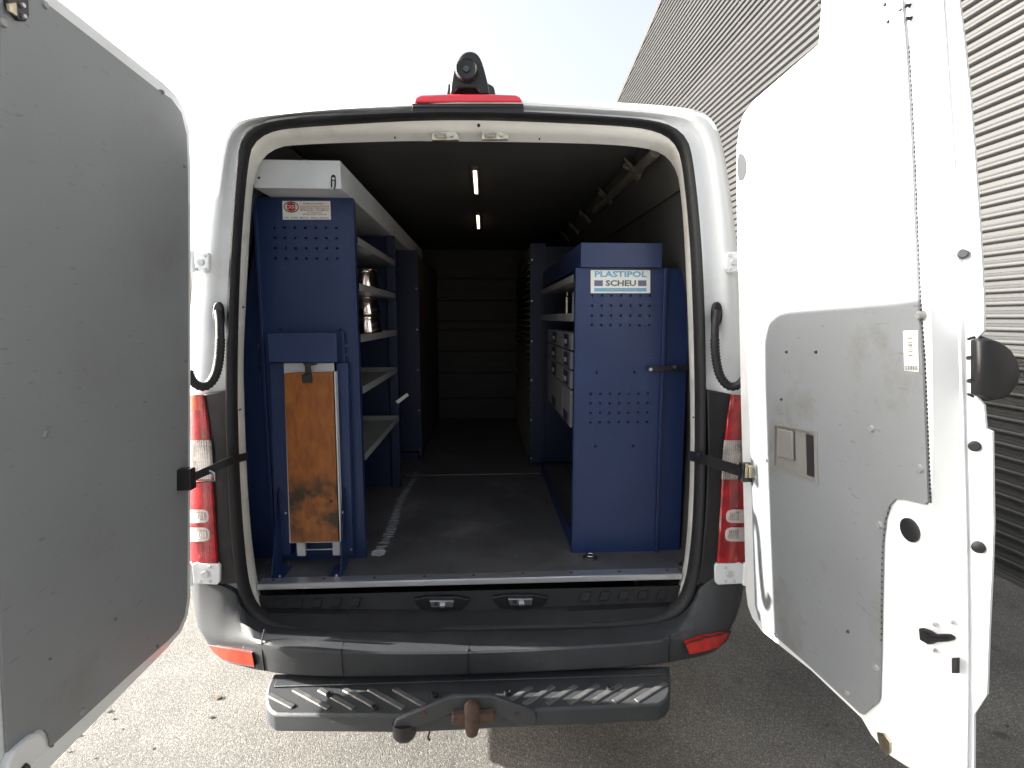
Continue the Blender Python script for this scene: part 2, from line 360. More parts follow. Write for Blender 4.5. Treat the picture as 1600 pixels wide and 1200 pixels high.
jambi = [(630,220),(690,221),(730,221),(819,222),(944,225),(1011,231),(1040,242),(1055,262),(1063,290),(1070,380),(1074,480),(1077,560),(1079,660),(1078,750),(1074,830),(1069,880),(1061,915),(1052,938),(1020,948),
         (740,955),(450,957),(416,948),(405,925),(398,880),(392,830),(386,750),(382,640),(380,560),(384,480),(390,360),(395,290),(402,263),(412,245),(430,232),(455,226)]
b = MB()
Ls = [polar_loop(silh, 6.9, grow=-2), polar_loop(silh, 2.2, grow=-1), polar_loop(silh, 1.985), polar_loop(silh, 1.945, grow=-.8, wide=True), polar_loop(silh, 1.895, grow=-2.8, wide=True), polar_loop(silh, 1.872, grow=-7, wide=True)]
# rebate: step in towards the seal
def mixl(A, B, t, Y=None):
    out = []
    for p, q in zip(A, B):
        v = p.lerp(q, t)
        if Y: v = Vector((v.x, Y, v.z))
        out.append(v)
    return out
So = polar_loop(sealo, 1.90)
Ls += [mixl(Ls[5], So, .30, 1.874), mixl(Ls[5], So, .42, 1.885), mixl(Ls[5], So, .6, 1.897), So]
# keep the long body inside its rear outline
cxw, czw = -0.07, 1.45
Ls[0] = [Vector((cxw + (p.x - cxw) * .97, 6.9, czw + (p.z - czw) * .97)) for p in [Vector((q.x, 1.9, q.z)) for q in Ls[2]]]
Ls[1] = [Vector((q.x, 2.3, q.z)) for q in Ls[2]]
b.loft(Ls); b.add(Ls[0], [tuple(range(NL))])
b.build('body', WHITE, van, ang=50)
# rubber seal, rounded bead between its two outlines
b = MB(); Si = polar_loop(seali, 1.90)
prof = [(0, 1.905), (.08, 1.885), (.3, 1.868), (.55, 1.866), (.8, 1.874), (.95, 1.89), (1, 1.91)]
b.loft([mixl(So, Si, t, Y) for t, Y in prof]); b.build('rubber_seal', RUBBER, van, ang=60)
b = MB(); Ji = polar_loop(jambi, 1.985); Jg = polar_loop(jambi, 2.02, grow=6)
b.loft([mixl(So, Si, .9, 1.912), mixl(Si, Ji, .12, 1.915), mixl(Si, Ji, .35, 1.922), mixl(Si, Ji, .62, 1.937), mixl(Si, Ji, .72, 1.95), Ji, Jg])
b.build('door_jamb', JAMB, van, ang=40)

# ---- load space
C0 = -0.065
def sec(y):
    return [(C0 + sx, y, z) for sx, z in ((-.925, ZF - .02), (-.94, 1.2), (-.90, 1.78), (-.81, 2.16), (-.70, 2.33), (-.55, 2.362), (.55, 2.362), (.70, 2.33), (.81, 2.16), (.90, 1.78), (.94, 1.2), (.925, ZF - .02))]
# ceiling lining boards
for i, (ya, yb) in enumerate(((2.0, 3.62), (3.626, 5.3))):
    b = MB(); b.box(C0 - .68, C0 + .70, ya, yb, 2.352, 2.36); b.build('ceiling_board', DARKB, van)
b = MB()
for x0, x1 in ((C0 - .9, C0 - .68), (C0 + .70, C0 + .9)): pass
b.loft([[Vector(p) for p in sec(1.995)[0:5]], [Vector(p) for p in sec(5.32)[0:5]]], closed=False); b.build('side_lining', WALLB, van, ang=60)
b = MB(); b.loft([[Vector(p) for p in sec(1.995)[7:12]], [Vector(p) for p in sec(5.32)[7:12]]], closed=False); b.build('side_lining', WALLB, van, ang=60)
# painted roof rail at the right wall/ceiling junction, with its brackets
p0, p1 = Vector((C0 + .70, 2.0, 2.348)), Vector((C0 + .80, 2.0, 2.17))
b = MB(); b.hexa([(C0 + .685, 2.0, 2.35), (C0 + .71, 2.0, 2.36), (C0 + .82, 2.0, 2.17), (C0 + .795, 2.0, 2.165)],
                 [(C0 + .685, 5.3, 2.35), (C0 + .71, 5.3, 2.36), (C0 + .82, 5.3, 2.17), (C0 + .795, 5.3, 2.165)])
rail = b.build('roof_rail', DARKB, van)
b = MB(); b.hexa([(C0 - .685, 2.0, 2.35), (C0 - .71, 2.0, 2.36), (C0 - .82, 2.0, 2.17), (C0 - .795, 2.0, 2.165)],
                 [(C0 - .685, 5.3, 2.35), (C0 - .71, 5.3, 2.36), (C0 - .82, 5.3, 2.17), (C0 - .795, 5.3, 2.165)]); b.build('roof_rail', DARKB, van)
rp = mat('primer_grey_paint', (0.11, 0.10, 0.09), 0.6, var=0.2)
b = MB(); b.tube([(C0 + .70, 2.02, 2.30), (C0 + .705, 2.5, 2.30), (C0 + .70, 3.1, 2.30)], .022, 8)
b.build('cable_duct', rp, van)
for y in (2.25, 2.75, 3.3, 3.7, 4.1):
    b = MB(); b.hexa([(C0 + .64, y, 2.348), (C0 + .66, y + .03, 2.348), (C0 + .72, y + .05, 2.28), (C0 + .72, y, 2.28)],
                     [(C0 + .64, y, 2.338), (C0 + .66, y + .03, 2.338), (C0 + .71, y + .05, 2.26), (C0 + .71, y, 2.26)])
    b.tube([(C0 + .70, y + .02, 2.30), (C0 + .66, y + .06, 2.33)], .014, 6)
    b.build('rail_bracket', rp, van, bevel=.002)
# floor: two sheets with a seam
ysm = PZ(757, 741, ZF).y
for ya, yb in ((1.985, ysm - .004), (ysm + .004, 5.3)):
    b = MB(); b.box(C0 - .93, C0 + .93, ya, yb, ZF - .012, ZF); b.build('floor_board', FLOORM, van, bevel=.001)
b = MB(); b.box(C0 - .45, C0 + .42, ysm - .006, ysm + .006, ZF - .004, ZF + .0015); b.build('seam_strip', STEEL, van)
b = MB(); b.box(C0 - .93, C0 + .93, 1.99, 5.3, ZF - .03, ZF - .013); b.build('floor_base', HOLE, van)
# partition of horizontal boards
part = MB().box(C0 - .87, C0 + .87, 5.30, 5.33, ZF, 2.40).build('partition', DARKB, van)
zz = [.68, PY(757, 622, 5.28).z, PY(757, 582, 5.28).z, PY(757, 548, 5.28).z, PY(757, 515, 5.28).z, 1.66, 1.86, 2.07, 2.352]
DB2 = mat('dark_partition_board', (0.036, 0.031, 0.028), 0.6, var=0.25, vscale=3, stretch=(1, 1, 6))
for a0, a1 in zip(zz, zz[1:]):
    MB().box(C0 - .85, C0 + .85, 5.27 + .006 * (random.random()), 5.298, a0 + .007, a1 - .006).build('board', DB2, part, bevel=.003)
# LED strips in the ceiling
for (u0, v0, u1, v1) in ((742, 266, 745.5, 301), (746.5, 336, 748.5, 356)):
    a = PZ(u0, v0, 2.345); c = PZ(u1, v1, 2.345)
    f = MB().box(a.x - .016, a.x + .016, min(a.y, c.y) - .05, max(a.y, c.y) + .05, 2.343, 2.352).build('light_strip', DARKB, van, bevel=.002)
    MB().box(a.x - .0075, a.x + .0075, min(a.y, c.y), max(a.y, c.y), 2.339, 2.3425).build('lit_tube', LED, f)
# tie-down rings on the floor
for (u, v) in ((922, 871), (1072, 884)):
    p = PZ(u, v, ZF)
    b = MB(); b.cyl(p + Vector((0, 0, 0)), p + Vector((0, 0, .008)), .032, .028, 20)
    o = b.build('tie_down_cup', BLACKP, van)
    b = MB(); b.tube([p + Vector((.017 * math.cos(t), .017 * math.sin(t), .011)) for t in [k * math.pi / 6 for k in range(13)]], .0025, 6); b.build('ring', STEEL, o)
# aluminium sill strip with screws
b = MB(); ya, yb = 1.955, 2.005
xl, xr = PY(404, 930, 1.97).x, PY(1063, 914, 1.97).x
b.hexa([(xl, 1.958, ZF - .018), (xr, 1.958, ZF - .018), (xr, 1.962, ZF - .018), (xl, 1.962, ZF - .018)], [(xl, 1.958, ZF + .003), (xr, 1.958, ZF + .003), (xr, 1.962, ZF + .003), (xl, 1.962, ZF + .003)])
b.box(xl, xr, 1.962, 2.012, ZF + .0005, ZF + .004)
sill = b.build('sill_strip', ALU, van, bevel=.0012)
hd = MB().cyl((0, 0, 0), (0, 0, .002), .006, .005, 12).build('screw', INKB, sill)
hd.location = (xl + .05, 1.99, ZF + .004)
for k in range(1, 9): inst(hd, 'screw', sill, Matrix.Translation((xl + .05 + k * (xr - xl - .1) / 8, 1.99, ZF + .004)))
# dried paint squiggle on the floor
b = MB()
P0 = PZ(592, 862, ZF); P1 = PZ(650, 736, ZF)
n = 62
for k in range(n):
    t = (k / n) ** 1.05; p = P0.lerp(P1, t); p.x += .01 * math.sin(t * 9) 
    wdt = .030 * (1 - .35 * t) * random.uniform(.7, 1.2); a_ = random.uniform(-.25, .45)
    if random.random() < .08: continue
    pts = []
    for q in range(10):
        th = 2 * math.pi * q / 10; ex = math.cos(th) * wdt * random.uniform(.85, 1.1); ey = math.sin(th) * .0045 * random.uniform(.7, 1.4)
        pts.append(p + Vector((ex * math.cos(a_) - ey * math.sin(a_), ex * math.sin(a_) * .5 + ey, .0012)))
    b.add(pts, [tuple(range(10))])
pts = []
for q in range(18):
    th = 2 * math.pi * q / 18; pts.append(P0 + Vector((math.cos(th) * .033 * random.uniform(.8, 1.1), -.012 + math.sin(th) * .036 * random.uniform(.75, 1.1), .0016)))
b.add(pts, [tuple(range(18))])
o = b.build('paint_smear', SMUDGE, van, smooth=False); o['kind'] = 'stuff'

# ---- sill trim (black plastic entry step), strikers
def YZ(px, Y, z): # world x for a pixel column at depth Y
    return PY(px, 900, Y).x
n = 60
def curve(ptsY, n=n):       # [(px,py,Y)] -> world, resampled
    w_ = [PY(u, v, Y) for u, v, Y in ptsY]; return lerp_poly(w_, n)
c0 = curve([(403, 931, 1.962), (730, 923, 1.962), (1064, 915, 1.962)])
c1 = curve([(405, 935, 1.955), (730, 931, 1.955), (1062, 919, 1.955)])
c2 = curve([(404, 950, 1.93), (730, 953, 1.935), (1058, 940, 1.93)])
c3 = curve([(408, 958, 1.905), (730, 962, 1.915), (1052, 948, 1.905)])
c4 = curve([(425, 973, 1.885), (500, 978, 1.88), (730, 979, 1.88), (960, 973, 1.88), (1035, 964, 1.885)])
c5 = curve([(425, 982, 1.875), (500, 986, 1.865), (730, 986, 1.865), (960, 980, 1.865), (1035, 972, 1.875)])
b = MB(); b.loft([c0, c1, c2, c3, c4, c5], closed=False); trim = b.build('entry_trim', GLOSSB, van, ang=25)
for k in range(5):
    for sgn in (0, 1):
        u = (430 + k * 30) if sgn == 0 else (1030 - k * 30)
        v0 = 934 - (u - 403) * .024
        a = PY(u, v0 + 3, 1.949); c = PY(u + 14, v0 + 3, 1.949); d = PY(u + 10, v0 + 17, 1.926); e = PY(u - 4, v0 + 17, 1.926)
        MB().prism([a, c, d, e], (0, .012, -.004)).build('tread_pad', GLOSSB, trim, bevel=.002)
for (u, v, fl) in ((690, 944, 0), (813, 941, 1)):
    cpt = PY(u, v, 1.93)
    r = MB(); 
    pts = [PY(u + dx, v + dy, 1.932) for dx, dy in ((-46, -11), (46, -11), (38, 4), (22, 16), (-22, 16), (-38, 4))]
    r.prism(smooth_poly(pts, 1, True), (0, .02, 0)); o = r.build('striker_recess', BLACKP, trim, bevel=.003)
    q = MB(); pts = [PY(u + dx, v + dy, 1.925) for dx, dy in ((-19, -5), (19, -5), (18, 5), (-16, 5))]
    q.prism(pts, (0, .012, 0)); q.box(cpt.x - .006, cpt.x + .014, 1.912, 1.926, cpt.z - .006, cpt.z + .004)
    o2 = q.build('striker_plate', STEEL, trim, bevel=.0015)
    MB().prism([PY(u + dx, v + dy, 1.9235) for dx, dy in ((-12, -3), (-6, -3), (-6, 3), (-12, 3))], (0, .003, 0)).build('striker_slot', INKB, trim)

# upper latch strikers
for (u, v) in ((696, 213), (774, 212)):
    b = MB(); pts = [PY(u + dx, v + dy, 1.935) for dx, dy in ((-21, -5), (-17, -8), (14, -8), (21, -2), (21, 6), (-21, 6))]
    b.prism(pts, (0, .014, 0)); o = b.build('latch_striker', BRASS, van, bevel=.0015)
    b = MB(); cc = PY(u - 5, v - 1, 1.93); b.tube([cc + Vector((-.024, .01, 0)), cc + Vector((-.024, -.012, 0)), cc + Vector((.012, -.012, 0)), cc + Vector((.012, .01, 0))], .0035, 8); b.build('loop', STEEL, o)
    b = MB(); cc = PY(u + 9, v - 2, 1.934); b.cyl(cc, cc + Vector((0, -.006, 0)), .008, .007, 6)
    cc = PY(u + 16, v + 3, 1.934); b.cyl(cc, cc + Vector((0, -.005, 0)), .005, .005, 8); b.build('bolt', STEEL, o)
b = MB(); cc = PY(748, 196, 1.914); b.cyl(cc, cc + Vector((0, -.004, 0)), .006, .005, 12); b.build('plug', BLACKP, van)
for (u, v) in ((380, 480), (1082, 470), (403, 480+60), (617, 215), (843, 217), (375, 640), (1084, 652)):
    cc = PY(u, v, 1.93); MB().cyl(cc + Vector((0,.005,0)), cc + Vector((0, -.003, 0)), .003, .003, 8).build('plug', INKB, van)

# ---- high brake light with base
b = MB()
base = [PY(u, v, 1.872) for u, v in ((643, 161), (818, 161), (819, 178), (643, 178))]
b.prism(base, (0, .06, 0)); b.prism([PY(u, v, 1.868) for u, v in ((644, 164), (818, 164), (818, 168), (644, 168))], (0, .006, 0))
bl = b.build('brake_light', BLACKP, van, bevel=.004)
b = MB(); pts = [PY(u, v, 1.868) for u, v in ((646, 160), (649, 152), (658, 148), (700, 146.5), (765, 146.5), (806, 148), (814, 152), (817, 160))]
b.prism(pts, (0, .06, .004)); b.build('red_lens', BRAKER, bl, bevel=.006)
# ---- reversing camera: arched hood over a round eye
b = MB()
outer = [(703, 146), (704, 130), (707, 112), (712, 98), (719, 86), (727, 80), (737, 79), (746, 83), (752, 92), (757, 108), (762, 128), (765, 146)]
inner_gap = [(750, 146), (744, 136), (716, 136), (710, 146)]
pts = [PY(u, v, 1.88) for u, v in outer[:1]] + smooth_poly([PY(u, v, 1.88) for u, v in outer[1:-1]], 2) + [PY(u, v, 1.88) for u, v in outer[-1:] + inner_gap]
b.prism(pts, (0, .075, -.012)); hood = b.build('reversing_camera', BLACKP, van, bevel=.006)
cc = PY(729, 113, 1.89)
b = MB()
b.loft([[cc + Vector((r_ * math.cos(t), y_, r_ * math.sin(t))) for t in [2 * math.pi * k / 28 for k in range(28)]] for r_, y_ in ((.037, .0), (.037, -.022), (.033, -.030), (.029, -.026), (.0005, -.022))])
b.build('camera_eye', BLACKP, hood)
b = MB(); b.cyl(cc + Vector((0, -.022, 0)), cc + Vector((0, -.028, 0)), .013, .010, 20); b.build('glass', LENSG, hood)
# roof vent further forward
b = MB(); v0 = PY(692, 150, 2.6); v1 = PY(779, 150, 2.6); zt = PY(735, 128, 2.6).z
b.loft([[(v0.x, 2.6, v0.z - .05), (v0.x + .02, 2.6, zt - .01), (v0.x + .05, 2.6, zt), (v1.x - .05, 2.6, zt), (v1.x - .02, 2.6, zt - .015), (v1.x, 2.6, v0.z - .05)],
        [(v0.x, 2.95, v0.z - .05), (v0.x + .02, 2.95, zt - .01), (v0.x + .05, 2.95, zt), (v1.x - .05, 2.95, zt), (v1.x - .02, 2.95, zt - .015), (v1.x, 2.95, v0.z - .05)]], capa=True, capb=True)
b.build('roof_vent', BLACKP, van, bevel=.01)

# ---- rear pillar covers, tail lights, hinges, conduits (left: side=-1, right: side=+1)
def mir(u, side): return u if side < 0 else 2 * 730.5 - u
for side in (-1, 1):
    mm = lambda u, v, Y: PY(mir(u, side), v, Y)
    # black pillar cover between seal and lamp
    cov = [(318, 616), (358, 609), (356, 700), (360, 800), (367, 880), (374, 912), (345, 914), (338, 880), (332, 780), (330, 700)]
    b = MB(); b.prism([mm(u - 2, v, 1.868) for u, v in cov], (0, .03, 0)); b.build('pillar_cover', BLACKP, van, bevel=.005)
    # tail light housing, wrapping the corner
    inner = [(319, 616), (325, 650), (330, 700), (333, 750), (336, 800), (339, 850), (341, 879)]
    def lamp_edge(v):
        P = [Vector((a_, c_, 0)) for a_, c_ in inner]
        for q, r_ in zip(P, P[1:]):
            if q.y <= v <= r_.y: return q.x + (r_.x - q.x) * (v - q.y) / (r_.y - q.y)
        return P[0].x if v < P[0].y else P[-1].x
    lamp = MB(); 
    def lamp_slab(b, v0, v1, inset0=0, u_out=None, lift=0, mi=0, rnd=0):
        vs = [v0 + (v1 - v0) * k / 12 for k in range(13)]; loops = []
        for v in vs:
            tt = abs(2 * (v - v0) / (v1 - v0) - 1); e = lamp_edge(v) - inset0 - rnd * (1 - math.sqrt(max(0, 1 - tt ** 3))); o_ = 293 if u_out is None else u_out
            row = [mm(e + 1, v, 1.93), mm(e, v, 1.862 - lift), mm(e - 3, v, 1.856 - lift)]
            for t, dy in ((.3, .0), (.6, .004), (.8, .014), (.93, .03), (1.0, .055)):
                row.append(mm(e - 3 + (o_ - e + 3) * t, v, 1.854 - lift + dy))
            row.append(mm(o_ + 3, v, 1.97))
            loops.append(row)
        b.loft(loops, closed=False, mi=mi)
    lamp_slab(lamp, 617, 880)
    tl = lamp.build('tail_light', REDL, van, ang=40)
    b = MB(); lamp_slab(b, 619, 641, 3, lift=.003); b.build('indicator_lens', ORANL if side < 0 else REDL, tl)
    b = MB(); lamp_slab(b, 688, 749, -1 if side < 0 else -1, lift=.003); b.build('clear_lens', CLEARL, tl)
    for va, vb in ((796, 817), (824, 846)):
        b = MB(); lamp_slab(b, va, vb, 8, lift=.003, rnd=8); rv = b.build('lens_surround', PALEL, tl)
        b = MB(); lamp_slab(b, va + 4, vb - 4, 12, u_out=299, lift=.006, rnd=5); b.build('reversing_lens', CLEARL, tl)
    # hinges: plate, knuckle and bolts
    for (u0, v0, u1, v1, sc) in ((300, 393, 326, 426, 1), (297, 880, 343, 914, 1.2)):
        pts = [mm(u, v, 1.855) for u, v in ((u0, v0 + 4), (u0 + 8, v0), (u1 - 3, v0 + 1), (u1, v0 + 5), (u1, v1 - 4), (u1 - 4, v1), (u0, v1 - 2))]
        b = MB(); b.prism(pts, (0, .02, 0)); hg = b.build('hinge', WHITE, van, bevel=.003)
        cc = mm((u0 + u1) / 2 + 1, (v0 + v1) / 2, 1.853)
        b = MB(); b.cyl(cc, cc + Vector((0, -.006, 0)), .012 * sc, .010 * sc, 16)
        for dx, dz in ((.014, .022), (-.016, -.024), (.012, -.024)):
            q = cc + Vector((dx * sc * -side, 0, dz * sc)); b.cyl(q, q + Vector((0, -.004, 0)), .006, .005, 6)
        b.build('bolt', LGREY, hg)
        q = mm(u0 - 1, (v0 + v1) / 2, 1.84)
        b = MB(); b.cyl(q + Vector((0, 0, -.035 * sc)), q + Vector((0, 0, .035 * sc)), .010, None, 14); b.build('knuckle', WHITE, hg)
    # rubber grommet and corrugated cable conduit looping to the door
    pts = [mm(u, v, 1.862) for u, v in ((333, 476), (338, 471), (344, 473), (347, 482), (348, 500), (346, 512), (340, 513), (333, 505), (331, 490))]
    b = MB(); b.prism(smooth_poly(pts, 1, True), (0, .02, 0)); gr = b.build('cable_grommet', RUBBER, van, bevel=.004)
    path = [(341, 486, 1.855), (344, 510, 1.835), (344, 540, 1.832), (342, 565, 1.83), (336, 590, 1.826), (322, 605, 1.82), (308, 603, 1.81), (299, 594, 1.80), (294, 580, 1.79)]
    W = lerp_poly(smooth_poly([mm(*p) for p in path], 2), 64)
    rr = [.0135 if k < 18 else (.0135 if k % 2 else .0165) for k in range(64)]
    b = MB(); b.tube(W, rr, 10); b.build('cable_conduit', RUBBER, van, ang=80)

# ---- bumper
def strip_curve(pts): return smooth_poly([PY(u, v, Y) for u, v, Y in pts], 3)      # point i of each curve belongs to point i of the next
upper = [(297, 899, 1.935), (304, 904, 1.880), (322, 910, 1.871), (345, 914, 1.866), (366, 925, 1.864), (372, 936, 1.864), (378, 948, 1.864), (395, 968, 1.862), (425, 982, 1.86), (500, 988, 1.857), (730, 989, 1.855), (960, 983, 1.857), (1035, 974, 1.86), (1066, 962, 1.862), (1082, 942, 1.864), (1088, 930, 1.864), (1094, 918, 1.864), (1118, 900, 1.866), (1140, 898, 1.873), (1157, 899, 1.880), (1165, 898, 1.935)]
mid = [(304, 955, 1.925), (309, 970, 1.868), (318, 985, 1.84), (335, 992, 1.815), (355, 995, 1.80), (375, 997, 1.782), (395, 1000, 1.762), (409, 1003, 1.745), (440, 1009, 1.715), (533, 1015, 1.69), (730, 1016, 1.685), (930, 1006, 1.69), (1022, 1000, 1.715), (1047, 994, 1.745), (1062, 990, 1.762), (1082, 985, 1.782), (1102, 981, 1.80), (1120, 976, 1.815), (1138, 969, 1.84), (1150, 955, 1.868), (1158, 940, 1.925)]
edge = [(309, 978, 1.92), (314, 988, 1.863), (324, 999, 1.83), (339, 1003, 1.805), (357, 1006, 1.79), (377, 1007, 1.773), (396, 1008, 1.753), (410, 1009, 1.737), (440, 1014, 1.707), (533, 1020, 1.68), (730, 1021, 1.675), (930, 1011, 1.68), (1022, 1004, 1.70), (1046, 999, 1.737), (1061, 1001, 1.76), (1080, 998, 1.775), (1100, 994, 1.79), (1117, 990, 1.805), (1134, 985, 1.83), (1145, 975, 1.863), (1151, 963, 1.92)]
low = [(326, 1008, 1.925), (330, 1014, 1.868), (338, 1023, 1.84), (350, 1033, 1.815), (366, 1037, 1.80), (382, 1041, 1.785), (398, 1045, 1.77), (412, 1047, 1.745), (440, 1052, 1.71), (533, 1057, 1.69), (730, 1053, 1.685), (930, 1044, 1.69), (1022, 1037, 1.71), (1046, 1034, 1.745), (1060, 1031, 1.77), (1078, 1028, 1.785), (1098, 1024, 1.80), (1116, 1019, 1.815), (1126, 1010, 1.84), (1133, 1000, 1.868), (1138, 990, 1.925)]
U, Md, Ed, Lw = [strip_curve(p) for p in (upper, mid, edge, low)]
b = MB()
def lift(A, dy, dz): return [p + Vector((0, dy, dz)) for p in A]
b.loft([lift(U, .04, -.01), U, mixl(U, Md, .12), mixl(U, Md, .6), mixl(U, Md, .93), mixl(Md, Ed, .5), mixl(Ed, Lw, .05), mixl(Ed, Lw, .5), Lw, lift(mixl(Lw, Lw, 0), .012, -.012), lift(Lw, .12, -.03)], closed=False)
bump = b.build('bumper', BUMPER, van, ang=28)
# panel joints of the bumper
for (pts) in (((413, 984), (409, 1001), (410, 1024), (413, 1048)), ((536, 1004), (533, 1017), (534, 1036), (536, 1057)), ((735, 1004), (731, 1017), (731, 1036), (732, 1053)), ((1046, 976), (1047, 994), (1046, 1012), (1046, 1034))):
    def near(u, v):
        d = ray(u, v); best = None
        for A in (U, mixl(U, Md, .6), Md, mixl(Md, Ed, .5), Ed, mixl(Ed, Lw, .5), Lw):
            for p in A:
                q = p - CAM; t = q.dot(d) / d.dot(d); e = (q - d * t).length
                if best is None or e < best[0]: best = (e, p.y)
        return PY(u, v, best[1] - .0045)
    P = [near(u, v) for u, v in pts]
    b = MB(); b.tube(P, .0022, 6); b.build('panel_joint', HOLE, bump)
for side, m_ in ((-1, REFL), (1, REFLR)):
    if side < 0: q = [(325, 1008, 1.872), (338, 1010, 1.822), (366, 1015, 1.792), (394, 1020, 1.768), (398, 1042, 1.766), (372, 1038, 1.785), (348, 1031, 1.808), (334, 1020, 1.845)]
    else: q = [(1142, 987, 1.872), (1128, 991, 1.818), (1100, 997, 1.786), (1070, 1006, 1.766), (1077, 1023, 1.766), (1100, 1019, 1.782), (1122, 1012, 1.808), (1134, 1002, 1.84)]
    top = [PY(u, v, Y - .016) for u, v, Y in q[:4]]; bot = [PY(u, v, Y - .016) for u, v, Y in (q[7], q[6], q[5], q[4])]
    b = MB(); b.loft([lift(top, .02, 0), top, mixl(top, bot, .5), bot, lift(bot, .02, 0)], closed=False); b.build('reflector', m_, bump, ang=30)
    b = MB(); b.tube(top + bot[::-1] + [top[0]], .0022, 6); b.build('reflector_edge', HOLE, bump)

# ---- step board with diagonal ribs
ZS = 0.445
stp = [(428, 1052), (418, 1070), (414, 1090), (418, 1108), (430, 1116), (640, 1118), (1030, 1100), (1044, 1092), (1049, 1075), (1046, 1040)]
top = [PZ(u, v, ZS) for u, v in stp]; top = [top[0]] + smooth_poly(top[0:5], 1)[1:-1] + [top[4], top[5]] + smooth_poly(top[6:], 1)
b = MB(); b.prism(top, (0, 0, -.062)); step = b.build('step_board', BUMPER, van, bevel=.008, ang=40)
yn = PZ(640, 1118, ZS).y; yf = PZ(640, 1055, ZS).y
# raised rear rail
b = MB(); b.hexa([PZ(432, 1064, ZS), PZ(1040, 1046, ZS), PZ(1042, 1056, ZS), PZ(428, 1075, ZS)], [p + Vector((0, 0, .006)) for p in (PZ(432, 1064, ZS), PZ(1040, 1046, ZS), PZ(1042, 1056, ZS), PZ(428, 1075, ZS))])
b.build('step_rail', BUMPER, step, bevel=.002)
RIBM = mat('scuffed_step_rib', (0.085, 0.085, 0.083), 0.5, var=0.3, vscale=30, bump=0.2, bscale=200)
def rib(u0, v0, u1, v1, wd=.022):
    a = PZ(u0, v0, ZS); c = PZ(u1, v1, ZS); d = (c - a).normalized(); nrm = Vector((-d.y, d.x, 0)) * wd / 2
    MB().hexa([a - nrm, c - nrm, c + nrm, a + nrm], [p + Vector((0, 0, .0045)) for p in (a - nrm * .7, c - nrm * .7, c + nrm * .7, a + nrm * .7)]).build('tread_rib', RIBM, step, bevel=.0015)
for k in range(7):
    u = 421 + k * 39
    v0, v1 = (1086 if k == 0 else 1078 - k * .3), 1107 + (0 if k else -2)
    if u + 52 < 690: rib(u, v0, u + 50 + (4 if k else -12), v1)
for k in range(8):
    u = 1040 - k * 35
    v0, v1 = 1068 + k * .9, 1096 + k * 1.1
    if u - 48 > 770: rib(u, v0, u - 46, v1)
for (u, v) in ((515, 1086), (680, 1086), (793, 1083), (953, 1076), (586, 1106)):
    p = PZ(u, v, ZS + .002)
    bb = MB(); bb.loft([[p + Vector((r_ * math.cos(t), r_ * math.sin(t), z_)) for t in [2 * math.pi * k / 16 for k in range(16)]] for r_, z_ in ((.013, 0), (.012, .007), (.008, .008), (.006, .003), (.0003, .003))])
    bb.build('bolt_cap', BLACKP, step)
# centre flap of the step that wraps the tow bar
fl = [(613, 1137), (618, 1126), (640, 1116), (704, 1089), (768, 1088), (836, 1112), (840, 1126), (832, 1135), (809, 1134), (772, 1114), (704, 1116), (672, 1131), (640, 1139)]
b = MB(); b.prism([PY(u, v, yn - .012) for u, v in fl], (0, .018, 0)); b.build('centre_flap', BUMPER, step, bevel=.005)
for u, v in ((663, 1116), (808, 1117)):
    p = PY(u, v, yn - .012); MB().cyl(p, p + Vector((0, -.004, 0)), .008, .007, 12).build('flap_bolt', RUST, step)
# tow bar
b = MB(); p = PY(737, 1100, yn - .045); q = PY(737, 1141, yn - .045)
b.loft([[Vector((p.x + r_ * math.cos(t), p.y + r_ * math.sin(t), z_)) for t in [2 * math.pi * k / 20 for k in range(20)]] for r_, z_ in
        ((.001, p.z + .008), (.014, p.z + .006), (.022, p.z - .004), (.024, p.z - .02), (.021, p.z - .045), (.021, q.z), (.017, q.z - .012), (.008, q.z - .018), (.001, q.z - .019))])
tow = b.build('tow_bar', RUST, van, ang=60)
b = MB(); l_ = PY(706, 1121, yn - .02); r_ = PY(773, 1119, yn - .02)
b.hexa([(l_.x, yn - .04, l_.z - .012), (l_.x, yn + .02, l_.z - .012), (l_.x, yn + .02, l_.z + .02), (l_.x, yn - .04, l_.z + .02)],
       [(r_.x, yn - .04, l_.z - .012), (r_.x, yn + .02, l_.z - .012), (r_.x, yn + .02, l_.z + .02), (r_.x, yn - .04, l_.z + .02)])
b.box(C0 - .03, C0 + .04, yn + .021, 2.3, l_.z - .055, l_.z - .013); b.build('cross_bar', RUST, tow, bevel=.006)
b = MB(); k0 = PY(632, 1140, yn + .01); 
b.loft([[Vector((k0.x + r_ * math.cos(t), k0.y + r_ * .9 * math.sin(t), z_)) for t in [2 * math.pi * k / 20 for k in range(20)]] for r_, z_ in ((.001, k0.z + .03), (.038, k0.z + .03), (.038, k0.z - .012), (.030, k0.z - .026), (.015, k0.z - .034), (.001, k0.z - .035))])
b.build('trailer_socket', BLACKP, tow)
b = MB(); k1 = PY(670, 1130, yn + .01); b.tube([k1 + Vector((-.012, 0, .01)), k1 + Vector((0, 0, -.004)), k1 + Vector((.002, 0, -.03)), k1 + Vector((-.004, 0, -.052)), k1 + Vector((.002, 0, -.06))], .0035, 6)
b.tube([k1 + Vector((.0, 0, -.006)), k1 + Vector((.03, .0, .006)), k1 + Vector((.05, 0, .012))], .007, 8); b.build('safety_eye', RUST, tow)

